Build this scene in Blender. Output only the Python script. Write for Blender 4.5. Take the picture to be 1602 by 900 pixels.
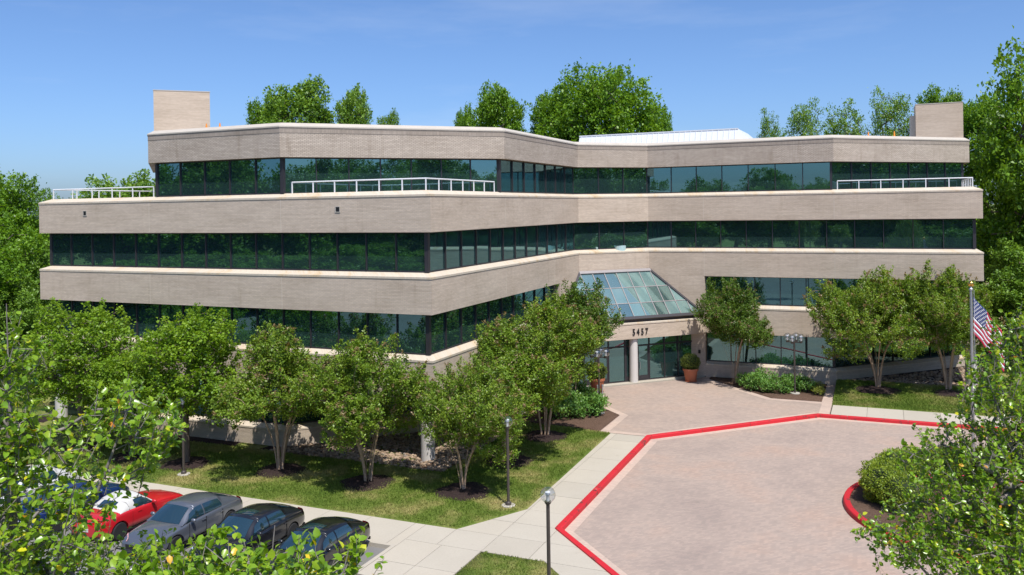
import bpy, bmesh, math, random
import numpy as np
from mathutils import Vector, Matrix, Euler

for o in list(bpy.data.objects):
    bpy.data.objects.remove(o)
SC = bpy.context.scene
COL = SC.collection
R = math.radians
random.seed(7)

# ------------------------------------------------------------------ camera
F, PX, PY, ROLL, CAMZ = 1342.7, 801.0, 325.5, R(.85), 12.0
cam = bpy.data.cameras.new('camera')
cam.sensor_width = 36.0
cam.lens = F / 1602 * 36
cam.shift_y = -(450 - PY) / 1602
cam.clip_start = .2
cam.clip_end = 6000
camo = bpy.data.objects.new('camera', cam)
camo.location = (0, 0, CAMZ)
camo.rotation_euler = (R(90), ROLL, 0)
COL.objects.link(camo)
SC.camera = camo

# ------------------------------------------------------------------ sky and sun
SUN_AZ, SUN_EL = math.atan2(.40, -.917), R(61)          # azimuth from +Y towards +X
w = bpy.data.worlds.new('World')
SC.world = w
w.use_nodes = True
nt = w.node_tree
nt.nodes.clear()
sky = nt.nodes.new('ShaderNodeTexSky')
sky.sky_type = 'NISHITA'
sky.sun_disc = False
sky.sun_elevation = SUN_EL
sky.sun_rotation = SUN_AZ
sky.altitude = 0
sky.air_density = .75
sky.dust_density = 1.45
sky.ozone_density = 10
bg = nt.nodes.new('ShaderNodeBackground')
bg.inputs['Strength'].default_value = .15
wo = nt.nodes.new('ShaderNodeOutputWorld')
tcw = nt.nodes.new('ShaderNodeTexCoord')
mpw = nt.nodes.new('ShaderNodeMapping')
mpw.inputs['Scale'].default_value = (1.6, 1.6, 9)
mpw.inputs['Rotation'].default_value = (R(6), R(-5), 0)
nzw = nt.nodes.new('ShaderNodeTexNoise')
nzw.inputs['Scale'].default_value = 1.3
nzw.inputs['Detail'].default_value = 7
nzw.inputs['Roughness'].default_value = .6
rpw = nt.nodes.new('ShaderNodeValToRGB')
rpw.color_ramp.elements[0].position = .52
rpw.color_ramp.elements[0].color = (0, 0, 0, 1)
rpw.color_ramp.elements[1].position = .80
rpw.color_ramp.elements[1].color = (.16, .16, .16, 1)
mxw = nt.nodes.new('ShaderNodeMixRGB')
mxw.inputs[2].default_value = (5.6, 5.9, 6.3, 1)
nt.links.new(tcw.outputs['Generated'], mpw.inputs[0])
nt.links.new(mpw.outputs[0], nzw.inputs['Vector'])
nt.links.new(nzw.outputs[0], rpw.inputs[0])
nt.links.new(rpw.outputs[0], mxw.inputs[0])
nt.links.new(sky.outputs[0], mxw.inputs[1])
nt.links.new(mxw.outputs[0], bg.inputs[0])
nt.links.new(bg.outputs[0], wo.inputs[0])
sl = bpy.data.lights.new('sun', 'SUN')
sl.energy = 4.35
sl.angle = R(.53)
sl.color = (1, .955, .89)
so = bpy.data.objects.new('sun', sl)
sd = Vector((math.sin(SUN_AZ) * math.cos(SUN_EL), math.cos(SUN_AZ) * math.cos(SUN_EL), math.sin(SUN_EL)))
so.rotation_euler = sd.to_track_quat('Z', 'Y').to_euler()
so.location = sd * 60
COL.objects.link(so)
SC.view_settings.view_transform = 'Standard'
SC.view_settings.look = 'None'
SC.view_settings.exposure = .25
SC.view_settings.gamma = 1
SC.render.engine = 'CYCLES'
SC.cycles.max_bounces = 8
SC.cycles.transparent_max_bounces = 12
SC.cycles.caustics_reflective = False
SC.cycles.caustics_refractive = False

# ------------------------------------------------------------------ frames of reference
TH = R(23.45)
O = (-27.82, 50.49)                       # left front corner of the building
CT, ST = math.cos(TH), math.sin(TH)

def W(v, u, z=0.0):                       # building axes -> world
    return Vector((O[0] + v * CT + u * ST, O[1] - v * ST + u * CT, z))

def G(px, py, z=0.0):                     # survey point on level z
    xc, yc = (px - PX) / F, (PY - py) / F
    X = xc * math.cos(ROLL) + yc * math.sin(ROLL)
    Z = -xc * math.sin(ROLL) + yc * math.cos(ROLL)
    Y = (z - CAMZ) / Z
    return Vector((X * Y, Y, z))

def at(px, py, Y):                        # survey point at distance Y
    xc, yc = (px - PX) / F, (PY - py) / F
    X = xc * math.cos(ROLL) + yc * math.sin(ROLL)
    Z = -xc * math.sin(ROLL) + yc * math.cos(ROLL)
    return Vector((X * Y, Y, CAMZ + Z * Y))

# ------------------------------------------------------------------ material helpers
MATS = {}

class NT:
    def __init__(s, name):
        s.m = bpy.data.materials.new(name)
        s.m.use_nodes = True
        s.t = s.m.node_tree
        s.t.nodes.clear()
        s.out = s.t.nodes.new('ShaderNodeOutputMaterial')
        MATS[name] = s.m

    def n(s, typ, **kw):
        nd = s.t.nodes.new('ShaderNode' + typ)
        for k, v in kw.items():
            if k.startswith('_'):
                setattr(nd, k[1:], v)
            else:
                key = k.replace('__', ' ')
                sock = nd.inputs[int(key[1:])] if key[0] == 'i' and key[1:].isdigit() else nd.inputs[key]
                s.set(sock, v)
        return nd

    def set(s, sock, v):
        if isinstance(v, bpy.types.NodeSocket):
            s.t.links.new(v, sock)
        elif isinstance(v, bpy.types.Node):
            s.t.links.new(v.outputs[0], sock)
        else:
            if isinstance(v, (tuple, list)) and len(v) == 3 and sock.type == 'RGBA':
                v = (*v, 1)
            sock.default_value = v

    def ramp(s, fac, stops):
        r = s.n('ValToRGB')
        s.set(r.inputs[0], fac)
        e = r.color_ramp.elements
        while len(e) < len(stops):
            e.new(.5)
        for el, (p, c) in zip(e, stops):
            el.position = p
            el.color = (*c, 1) if len(c) == 3 else c
        return r.outputs[0]

    def mix(s, fac, a, b, typ='MIX'):
        m = s.n('MixRGB', _blend_type=typ)
        s.set(m.inputs[0], fac)
        s.set(m.inputs[1], a)
        s.set(m.inputs[2], b)
        return m.outputs[0]

    def noise(s, vec, scale, detail=4, rough=.55, out=0):
        nd = s.n('TexNoise', Scale=scale, Detail=detail, Roughness=rough)
        if vec is not None:
            s.set(nd.inputs['Vector'], vec)
        return nd.outputs[out]

    def coord(s, kind='Object'):
        return s.n('TexCoord').outputs[kind]

    def mapping(s, vec, scale=(1, 1, 1), rot=(0, 0, 0), loc=(0, 0, 0)):
        m = s.n('Mapping')
        s.set(m.inputs[0], vec)
        m.inputs['Scale'].default_value = scale
        m.inputs['Rotation'].default_value = rot
        m.inputs['Location'].default_value = loc
        return m.outputs[0]

    def bump(s, h, strength=.3, dist=.02):
        b = s.n('Bump', Strength=strength, Distance=dist)
        s.set(b.inputs['Height'], h)
        return b.outputs[0]

    def bsdf(s, color, rough=.8, metal=0, spec=.5, normal=None, **kw):
        p = s.n('BsdfPrincipled')
        s.set(p.inputs['Base Color'], color)
        s.set(p.inputs['Roughness'], rough)
        s.set(p.inputs['Metallic'], metal)
        s.set(p.inputs['Specular IOR Level'], spec)
        if normal is not None:
            s.set(p.inputs['Normal'], normal)
        for k, v in kw.items():
            s.set(p.inputs[k.replace('_', ' ')], v)
        return p

    def done(s, sh):
        s.t.links.new(sh.outputs[0] if isinstance(sh, bpy.types.Node) else sh, s.out.inputs[0])
        return s.m


def simple(name, color, rough=.6, metal=0, spec=.5, vary=.12, scale=6.0, **kw):
    t = NT(name)
    n = t.noise(t.coord(), scale, 5)
    c = t.mix(n, tuple(x * (1 - vary) for x in color), tuple(min(1, x * (1 + vary)) for x in color))
    return t.done(t.bsdf(c, rough, metal, spec, **kw))


def brick_mat(name, c1, c2, mortar, bw=.205, bh=.0677, ms=.010, stain=.5, soldier=False):
    t = NT(name)
    uv = t.coord('UV')
    b = t.n('TexBrick', Scale=1.0)
    if soldier:
        uv2 = t.mapping(uv, rot=(0, 0, R(90)))
        t.set(b.inputs['Vector'], uv2)
        b.offset = 0
    else:
        t.set(b.inputs['Vector'], uv)
    b.inputs['Brick Width'].default_value = bw
    b.inputs['Row Height'].default_value = bh
    b.inputs['Mortar Size'].default_value = ms
    b.inputs['Mortar Smooth'].default_value = .2
    b.inputs['Bias'].default_value = -.1
    t.set(b.inputs['Color1'], c1)
    t.set(b.inputs['Color2'], c2)
    t.set(b.inputs['Mortar'], mortar)
    # course-to-course tone, blotches, dark streaked weathering under the copings
    st = t.noise(t.mapping(uv, (.5, 9, 1)), 1.0, 6, .65)
    col = t.mix(.55, b.outputs[0], t.ramp(st, [(.3, (.74, .71, .68)), (.7, (1.12, 1.11, 1.1))]), 'MULTIPLY')
    big = t.noise(t.mapping(uv, (.35, .8, 1)), 1.0, 5, .6)
    col = t.mix(.6, col, t.ramp(big, [(.28, (.80, .77, .73)), (.6, (1.05, 1.04, 1.03))]), 'MULTIPLY')
    sp = t.noise(t.mapping(uv, (1.1, 3.2, 1), loc=(7, 3, 0)), 1.3, 8, .72)
    col = t.mix(stain, col, t.ramp(sp, [(.24, (.42, .38, .34)), (.38, (1, 1, 1))]), 'MULTIPLY')
    rs = t.noise(t.mapping(uv, (2.6, .22, 1), loc=(5, 1, 0)), 1.0, 6, .7)
    col = t.mix(stain * .55, col, t.ramp(rs, [(.30, (.66, .62, .57)), (.46, (1, 1, 1))]), 'MULTIPLY')
    ef = t.noise(t.mapping(uv, (.7, 6, 1), loc=(2, 11, 0)), 1.2, 7, .7)
    col = t.mix(t.ramp(ef, [(.60, (0, 0, 0)), (.8, (.35, .35, .35))]), col, (.62, .58, .53))
    nb = t.bump(t.mix(.35, b.outputs['Fac'], st), -.35, .008)
    return t.done(t.bsdf(col, .9, 0, .2, nb))


brick_mat('wall_brick', (.615, .515, .41), (.52, .432, .345), (.48, .415, .35), ms=.011)
brick_mat('roof_brick', (.60, .52, .43), (.46, .395, .325), (.32, .275, .235), ms=.015, stain=.9)
brick_mat('tower_brick', (.60, .49, .385), (.54, .435, .335), (.55, .46, .37), stain=.15)
brick_mat('soldier_brick', (.47, .40, .335), (.37, .315, .265), (.25, .22, .19), ms=.016, soldier=True, stain=.8)
# rowlock sill bricks, long side across the slope
t = NT('sill_brick')
uv = t.coord('UV')
b = t.n('TexBrick', Scale=1.0)
b.offset = 0
t.set(b.inputs['Vector'], uv)
for k, v in (('Brick Width', .078), ('Row Height', 1.2), ('Mortar Size', .009)):
    b.inputs[k].default_value = v
t.set(b.inputs['Color1'], (.62, .54, .43)); t.set(b.inputs['Color2'], (.56, .48, .375)); t.set(b.inputs['Mortar'], (.50, .44, .37))
sp = t.noise(t.mapping(uv, (.8, .3, 1)), 1.4, 7, .7)
c = t.mix(.8, b.outputs[0], t.ramp(sp, [(.26, (.60, .50, .36)), (.36, (.95, .82, .62)), (.48, (1, 1, 1))]), 'MULTIPLY')
t.done(t.bsdf(c, .85, 0, .25))
# flat metal/stone capping on roof
simple('roof_cap', (.50, .45, .38), .6, vary=.12, scale=1.5)

simple('bronze_frame', (.045, .042, .048), .45, .3, .5, .1)
simple('black_paint', (.012, .012, .013), .45, vary=.2)
simple('white_rail', (.78, .79, .80), .4, vary=.04)
simple('column_paint', (.60, .57, .54), .7, vary=.06, scale=2)
simple('interior_floor', (.22, .20, .19), .9)
simple('interior_wall', (.50, .49, .47), .9)
simple('lobby_wall', (.55, .50, .43), .9)
simple('roof_membrane', (.42, .41, .39), .9)
simple('galvanised', (.55, .56, .58), .35, .8)
simple('gold_ball', (.75, .48, .12), .25, 1.0)
simple('orange_plastic', (.85, .28, .02), .5)
simple('terracotta', (.42, .14, .07), .75, vary=.25, scale=3)
simple('soil', (.035, .024, .018), .95)
simple('lamp_post', (.075, .062, .055), .5, .2, vary=.15)
simple('concrete_foot', (.42, .39, .34), .9, vary=.2)
simple('chair_teal', (.45, .62, .62), .7)

# white standing-seam metal
simple('seam_metal', (.64, .66, .69), .4, .0, .5, .06, 1.0)

# reflective teal film glass with dark rooms behind it
t = NT('window_glass')
oi = t.n('ObjectInfo')
nz = t.noise(t.coord(), .7, 2)
nb = t.bump(nz, .06, .02)
gl = t.n('BsdfGlossy', Roughness=.012)
t.set(gl.inputs['Color'], (.29, .53, .57))
t.set(gl.inputs['Normal'], nb)
tr = t.n('BsdfTransparent')
t.set(tr.inputs[0], t.ramp(oi.outputs['Random'], [(0, (.12, .23, .27)), (1, (.27, .42, .47))]))
mx = t.n('MixShader')
lw = t.n('Fresnel', IOR=1.5)
ma = t.n('Math', _operation='MULTIPLY_ADD')
t.set(ma.inputs[0], lw.outputs[0]); ma.inputs[1].default_value = .7; ma.inputs[2].default_value = .46
t.set(mx.inputs[0], ma.outputs[0])
t.set(mx.inputs[1], tr.outputs[0]); t.set(mx.inputs[2], gl.outputs[0])
fd = t.n('BsdfDiffuse'); t.set(fd.inputs[0], (.10, .22, .22))
m3 = t.n('MixShader'); m3.inputs[0].default_value = .13
t.set(m3.inputs[1], mx.outputs[0]); t.set(m3.inputs[2], fd.outputs[0])
t.done(m3)
t = NT('skylight_glass')
oi = t.n('ObjectInfo')
gl = t.n('BsdfGlossy', Roughness=.03)
t.set(gl.inputs['Color'], (.62, .86, .82))
tr = t.n('BsdfTransparent')
t.set(tr.inputs[0], (.40, .66, .66))
df = t.n('BsdfDiffuse')
dz = t.noise(t.coord(), 1.3, 5, .6)
t.set(df.inputs[0], t.mix(dz, (.22, .42, .42), (.46, .60, .56)))
m1 = t.n('MixShader'); m1.inputs[0].default_value = .45
t.set(m1.inputs[1], tr.outputs[0]); t.set(m1.inputs[2], gl.outputs[0])
m2 = t.n('MixShader')
t.set(m2.inputs[0], t.ramp(oi.outputs['Random'], [(0, (.10,) * 3), (1, (.48,) * 3)]))
t.set(m2.inputs[1], m1.outputs[0]); t.set(m2.inputs[2], df.outputs[0])
t.done(m2)
t = NT('clear_glass')
gl = t.n('BsdfGlossy', Roughness=.01)
tr = t.n('BsdfTransparent'); t.set(tr.inputs[0], (.93, .95, .96))
fr = t.n('LayerWeight', Blend=.25)
pw = t.n('Math', _operation='POWER'); t.set(pw.inputs[0], fr.outputs['Facing']); pw.inputs[1].default_value = 1.6
ma = t.n('Math', _operation='MULTIPLY_ADD'); t.set(ma.inputs[0], pw.outputs[0]); ma.inputs[1].default_value = .8; ma.inputs[2].default_value = .15
mx = t.n('MixShader'); t.set(mx.inputs[0], ma.outputs[0]); t.set(mx.inputs[1], tr.outputs[0]); t.set(mx.inputs[2], gl.outputs[0])
t.done(mx)

# ground materials
t = NT('concrete')
P0 = t.n('NewGeometry').outputs['Position']
oi = t.n('ObjectInfo').outputs['Random']
n1 = t.noise(P0, .6, 6, .6); n2 = t.noise(P0, 14, 4)
c = t.mix(n1, (.42, .38, .31), (.50, .455, .375))
c = t.mix(.5, c, t.ramp(oi, [(0, (.88, .87, .86)), (.5, (1, 1, 1)), (1, (1.05, 1.03, 1.0))]), 'MULTIPLY')
c = t.mix(.35, c, t.ramp(n2, [(.3, (.85, .85, .85)), (.7, (1.08, 1.08, 1.08))]), 'MULTIPLY')
sp = t.noise(P0, 2.1, 8, .75)
c = t.mix(.5, c, t.ramp(sp, [(.27, (.62, .57, .5)), (.4, (1, 1, 1))]), 'MULTIPLY')
t.done(t.bsdf(c, .9, 0, .25, t.bump(n2, .15, .01)))
simple('joint', (.20, .175, .14), .95)


def paver(name, c1, c2, mortar, rot, warm):
    t = NT(name)
    P0 = t.n('NewGeometry').outputs['Position']
    b = t.n('TexBrick', Scale=1.0)
    t.set(b.inputs['Vector'], t.mapping(P0, rot=(0, 0, rot)))
    for k, v in (('Brick Width', .2), ('Row Height', .1), ('Mortar Size', .006), ('Bias', 0.)):
        b.inputs[k].default_value = v
    t.set(b.inputs['Color1'], c1); t.set(b.inputs['Color2'], c2); t.set(b.inputs['Mortar'], mortar)
    n1 = t.noise(P0, .22, 6, .62)
    c = t.mix(.7, b.outputs[0], t.ramp(n1, [(.30, (.76, .77, .80)), (.5, (1, 1, 1)), (.68, warm)]), 'MULTIPLY')
    n2 = t.noise(P0, 1.7, 7, .7)
    c = t.mix(.28, c, t.ramp(n2, [(.27, (.70, .68, .66)), (.42, (1, 1, 1)), (.7, (1.06, 1.05, 1.04))]), 'MULTIPLY')
    n3 = t.noise(t.mapping(P0, (1, 1, 1), loc=(31, 4, 0)), .9, 8, .8)
    c = t.mix(t.ramp(n3, [(.66, (0, 0, 0)), (.78, (.5, .5, .5))]), c, (.55, .50, .46))
    n4 = t.noise(t.mapping(P0, (1, 1, 1), loc=(3, 14, 0)), 1.1, 8, .8)
    c = t.mix(t.ramp(n4, [(.22, (.8, .8, .8)), (.27, (0, 0, 0))]), c, (.10, .085, .075))
    t.done(t.bsdf(c, .88, 0, .25, t.bump(b.outputs['Fac'], -.2, .01)))


paver('plaza_paver', (.425, .328, .268), (.34, .27, .225), (.33, .27, .225), TH * -1 + R(45), (1.08, 1.0, .94))
paver('drive_paver', (.41, .318, .262), (.335, .268, .226), (.33, .27, .226), -TH, (1.12, .98, .90))
paver('border_paver', (.54, .415, .335), (.47, .36, .295), (.44, .36, .30), -TH + R(45), (1.05, 1.0, .96))

t = NT('red_kerb')
P0 = t.n('NewGeometry').outputs['Position']
n1 = t.noise(P0, 1.6, 8, .75); n2 = t.noise(P0, .5, 4)
oi = t.n('ObjectInfo').outputs['Random']
c = t.mix(n2, (.46, .011, .02), (.60, .024, .032))
c = t.mix(.5, c, t.ramp(oi, [(0, (.80, .9, .9)), (1, (1.12, 1.3, 1.3))]), 'MULTIPLY')
c = t.mix(t.ramp(n1, [(.385, (1, 1, 1)), (.42, (0, 0, 0))]), c, (.10, .04, .035))
n3 = t.noise(P0, 2.9, 8, .8)
c = t.mix(t.ramp(n3, [(.62, (0, 0, 0)), (.70, (.6, .6, .6))]), c, (.5, .36, .32))
t.done(t.bsdf(c, .6, 0, .4))

t = NT('asphalt')
P0 = t.n('NewGeometry').outputs['Position']
c = t.mix(t.noise(P0, .35, 6), (.16, .155, .15), (.24, .235, .225))
c = t.mix(.4, c, t.ramp(t.noise(P0, 40, 3), [(.3, (.7, .7, .7)), (.7, (1.2, 1.2, 1.2))]), 'MULTIPLY')
t.done(t.bsdf(c, .9, 0, .3))
simple('line_paint', (.75, .75, .73), .7, vary=.2)

t = NT('turf')
P0 = t.n('NewGeometry').outputs['Position']
n1 = t.noise(P0, .45, 6, .62); n2 = t.noise(P0, 5, 6, .7)
c = t.ramp(n1, [(.30, (.09, .15, .024)), (.48, (.14, .19, .038)), (.60, (.28, .27, .095)), (.74, (.41, .345, .155))])
c = t.mix(.6, c, t.ramp(n2, [(.3, (.6, .65, .5)), (.7, (1.25, 1.2, 1.2))]), 'MULTIPLY')
t.done(t.bsdf(c, .95, 0, .15, t.bump(t.noise(P0, 30, 4, .7), .8, .05)))
t = NT('grass_blade')
P0 = t.n('NewGeometry').outputs['Position']
at_ = t.n('Attribute', _attribute_name='leafvar').outputs['Fac']
n1 = t.noise(P0, .45, 6, .62)
c = t.ramp(n1, [(.30, (.12, .205, .028)), (.48, (.185, .255, .044)), (.60, (.35, .34, .12)), (.74, (.49, .415, .195))])
c = t.mix(.6, c, t.ramp(at_, [(0, (.65, .7, .55)), (1, (1.3, 1.25, 1.2))]), 'MULTIPLY')
pr = t.bsdf(c, .7, 0, .2)
tl = t.n('BsdfTranslucent'); t.set(tl.inputs[0], c)
mx = t.n('MixShader'); mx.inputs[0].default_value = .3
t.set(mx.inputs[1], pr.outputs[0]); t.set(mx.inputs[2], tl.outputs[0]); t.done(mx)

def mulch(name, a, b_):
    t = NT(name)
    P0 = t.n('NewGeometry').outputs['Position']
    n = t.noise(P0, 16, 6, .75)
    c = t.ramp(n, [(.3, a), (.7, b_)])
    c = t.mix(.5, c, t.ramp(t.noise(P0, 1.2, 4), [(.3, (.75, .75, .75)), (.7, (1.2, 1.2, 1.2))]), 'MULTIPLY')
    t.done(t.bsdf(c, .95, 0, .15, t.bump(n, .9, .06)))
mulch('dark_mulch', (.018, .012, .012), (.06, .04, .036))
mulch('brown_mulch', (.06, .036, .026), (.19, .12, .085))
t = NT('river_stone')
at_ = t.n('Attribute', _attribute_name='leafvar').outputs['Fac']
t.done(t.bsdf(t.ramp(at_, [(0, (.13, .09, .06)), (.4, (.27, .19, .125)), (.8, (.40, .30, .21)), (1, (.2, .17, .15))]), .85))

def bark(name, a, b_):
    t = NT(name)
    n = t.noise(t.mapping(t.coord(), (1, 1, .25)), 14, 5, .65)
    t.done(t.bsdf(t.ramp(n, [(.3, a), (.7, b_)]), .85, 0, .25, t.bump(n, .5, .02)))
bark('myrtle_bark', (.30, .20, .135), (.52, .39, .28))
bark('grey_bark', (.13, .11, .10), (.30, .27, .25))
bark('brown_bark', (.09, .07, .055), (.20, .16, .13))

def leafmat(name, stops, trans=.32, rough=.45, spec=.45, tscale=1.5):
    t = NT(name)
    a = t.n('Attribute', _attribute_name='leafvar').outputs['Fac']
    c = t.ramp(a, stops)
    oi = t.n('ObjectInfo').outputs['Random']
    c = t.mix(.35, c, t.ramp(oi, [(0, (.86, .92, .8)), (1, (1.1, 1.05, 1.05))]), 'MULTIPLY')
    pr = t.bsdf(c, rough, 0, spec)
    tl = t.n('BsdfTranslucent')
    t.set(tl.inputs[0], t.mix(1.0, c, (1.5 * tscale / 1.5, 1.35 * tscale / 1.5, .55), 'MULTIPLY'))
    mx = t.n('MixShader'); mx.inputs[0].default_value = trans
    t.set(mx.inputs[1], pr.outputs[0]); t.set(mx.inputs[2], tl.outputs[0])
    t.done(mx)
leafmat('myrtle_leaf', [(0, (0.093, 0.171, 0.019)), (.45, (0.175, 0.290, 0.029)), (.84, (0.289, 0.390, 0.046)), (.86, (0.216, 0.168, 0.080)), (1, (0.315, 0.227, 0.113))])
leafmat('dark_myrtle_leaf', [(0, (0.064, 0.130, 0.018)), (.5, (0.109, 0.199, 0.026)), (.90, (0.182, 0.286, 0.038)), (.92, (0.189, 0.153, 0.079)), (1, (0.265, 0.194, 0.109))])
leafmat('maple_leaf', [(0, (0.121, 0.231, 0.015)), (.5, (0.198, 0.340, 0.022)), (1, (0.328, 0.463, 0.038))], trans=.36)
leafmat('pear_leaf', [(0, (0.109, 0.230, 0.014)), (.5, (0.199, 0.353, 0.020)), (.8, (0.339, 0.477, 0.029)), (.93, (0.659, 0.648, 0.029)), (.97, (0.919, 0.630, 0.029)), (1, (0.659, 0.230, 0.048))], rough=.3, spec=.6)
leafmat('wood_leaf', [(0, (0.083, 0.184, 0.012)), (.5, (0.144, 0.288, 0.018)), (1, (0.248, 0.424, 0.025))])
leafmat('light_wood_leaf', [(0, (0.102, 0.205, 0.029)), (.5, (0.170, 0.312, 0.041)), (1, (0.290, 0.446, 0.065))])
leafmat('shrub_leaf', [(0, (0.077, 0.188, 0.037)), (.5, (0.140, 0.296, 0.060)), (1, (0.250, 0.423, 0.106))], rough=.4)
leafmat('yellow_shrub_leaf', [(0, (0.140, 0.204, 0.030)), (.5, (0.250, 0.312, 0.044)), (1, (0.390, 0.423, 0.074))])
leafmat('boxwood_leaf', [(0, (0.066, 0.113, 0.016)), (.5, (0.132, 0.189, 0.025)), (1, (0.238, 0.278, 0.046))])
leafmat('hedge_leaf', [(0, (0.115, 0.200, 0.019)), (.5, (0.230, 0.331, 0.026)), (1, (0.384, 0.470, 0.046))])
leafmat('rose_leaf', [(0, (0.039, 0.085, 0.018)), (1, (0.104, 0.169, 0.039))])
simple('rose_petal', (.75, .03, .13), .6, vary=.2)
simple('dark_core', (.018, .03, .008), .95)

M = MATS

# ------------------------------------------------------------------ object helpers
def link(name, mesh, mat=None, parent=None):
    o = bpy.data.objects.new(name, mesh)
    COL.objects.link(o)
    if mat is not None and mesh is not None and len(mesh.materials) == 0:
        mesh.materials.append(M[mat] if isinstance(mat, str) else mat)
    if parent is not None:
        o.parent = parent
    return o

def tag(o, label=None, cat=None, group=None, kind=None):
    if label: o['label'] = label
    if cat: o['category'] = cat
    if group: o['group'] = group
    if kind: o['kind'] = kind
    return o

def empty(name, loc=(0, 0, 0), rz=0):
    o = bpy.data.objects.new(name, None)
    o.location = loc
    o.rotation_euler = (0, 0, rz)
    o.empty_display_size = .3
    COL.objects.link(o)
    return o

def children(o):
    return [c for c in bpy.data.objects if c.parent == o]

def copy_tree(o, parent=None):
    c = o.copy()
    COL.objects.link(c)
    c.parent = parent
    for ch in children(o):
        copy_tree(ch, c)
    return c

def mesh_py(name, verts, faces, smooth=False, uvs=None):
    me = bpy.data.meshes.new(name)
    me.from_pydata([tuple(v) for v in verts], [], faces)
    if uvs is not None:
        lay = me.uv_layers.new(name='UVMap')
        i = 0
        for f in uvs:
            for c in f:
                lay.data[i].uv = c
                i += 1
    if smooth:
        me.polygons.foreach_set('use_smooth', [True] * len(me.polygons))
    me.update()
    if smooth: me.set_sharp_from_angle(angle=R(48))
    return me

class MB:
    """collects shapes into one mesh"""
    def __init__(s): s.v, s.f = [], []
    def add(s, vs, fs):
        k = len(s.v)
        s.v += [tuple(v) for v in vs]
        s.f += [tuple(i + k for i in f) for f in fs]
        return s
    def box(s, lo, hi, m=None):
        vs = [Vector((x, y, z)) for z in (lo[2], hi[2]) for y in (lo[1], hi[1]) for x in (lo[0], hi[0])]
        if m is not None: vs = [m @ v for v in vs]
        return s.add(vs, [(0, 2, 3, 1), (4, 5, 7, 6), (0, 1, 5, 4), (2, 6, 7, 3), (0, 4, 6, 2), (1, 3, 7, 5)])
    def tube(s, pts, rad, n=8, caps=True):
        pts = [Vector(p) for p in pts]
        if not hasattr(rad, '__len__'): rad = [rad] * len(pts)
        rings = []
        for i, p in enumerate(pts):
            d = (pts[min(i + 1, len(pts) - 1)] - pts[max(i - 1, 0)]).normalized()
            a = d.orthogonal().normalized() if i == 0 else (rings_a - d * rings_a.dot(d)).normalized()
            rings_a = a
            b = d.cross(a)
            rings.append([p + (a * math.cos(2 * math.pi * k / n) + b * math.sin(2 * math.pi * k / n)) * rad[i] for k in range(n)])
        vs = [v for r in rings for v in r]
        fs = [(i * n + k, i * n + (k + 1) % n, (i + 1) * n + (k + 1) % n, (i + 1) * n + k) for i in range(len(pts) - 1) for k in range(n)]
        if caps:
            fs += [tuple(range(n))[::-1], tuple(range((len(pts) - 1) * n, len(pts) * n))]
        return s.add(vs, fs)
    def lathe(s, prof, n=20, c=(0, 0, 0)):
        vs, fs = [], []
        for r, z in prof:
            for k in range(n):
                a = 2 * math.pi * k / n
                vs.append((c[0] + r * math.cos(a), c[1] + r * math.sin(a), c[2] + z))
        for i in range(len(prof) - 1):
            for k in range(n):
                fs.append((i * n + k, i * n + (k + 1) % n, (i + 1) * n + (k + 1) % n, (i + 1) * n + k))
        fs.append(tuple(range(n))[::-1]); fs.append(tuple(range((len(prof) - 1) * n, len(prof) * n)))
        return s.add(vs, fs)
    def ball(s, c, r, n=16, m=10):
        prof = [(max(1e-4, r * math.sin(math.pi * i / m)), -r * math.cos(math.pi * i / m)) for i in range(m + 1)]
        return s.lathe(prof, n, c)
    def mesh(s, name, smooth=False): return mesh_py(name, s.v, s.f, smooth)
    def build(s, name, mat, parent=None, smooth=False): return link(name, s.mesh(name, smooth), mat, parent)

UNIT = MB().box((-.5, -.5, -.5), (.5, .5, .5)).mesh('unit_piece')
UNITM = {}
def piece(name, mat, parent, loc, size, rz=0, jit=0):
    """a box-shaped piece that shares its mesh with its like"""
    if mat not in UNITM:
        me = UNIT.copy(); me.name = name + '_' + mat
        me.materials.append(M[mat]); UNITM[mat] = me
    o = bpy.data.objects.new(name, UNITM[mat])
    COL.objects.link(o)
    o.parent = parent
    o.location = loc
    o.scale = size
    o.rotation_euler = (random.gauss(0, jit), 0, rz + random.gauss(0, jit))
    return o

def offset_path(path, d, closed):
    """offset to the left of travel"""
    n = len(path); out = []
    for i in range(n):
        p = Vector(path[i][:2])
        nrm = []
        if closed or i > 0:
            e = (p - Vector(path[(i - 1) % n][:2])).normalized(); nrm.append(Vector((-e.y, e.x)))
        if closed or i < n - 1:
            e = (Vector(path[(i + 1) % n][:2]) - p).normalized(); nrm.append(Vector((-e.y, e.x)))
        if len(nrm) == 1: q = p + nrm[0] * d
        else:
            m = (nrm[0] + nrm[1]); m = m / max(1e-6, m.length_squared) * 2
            q = p + m * d
        out.append(q)
    return out

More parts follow.
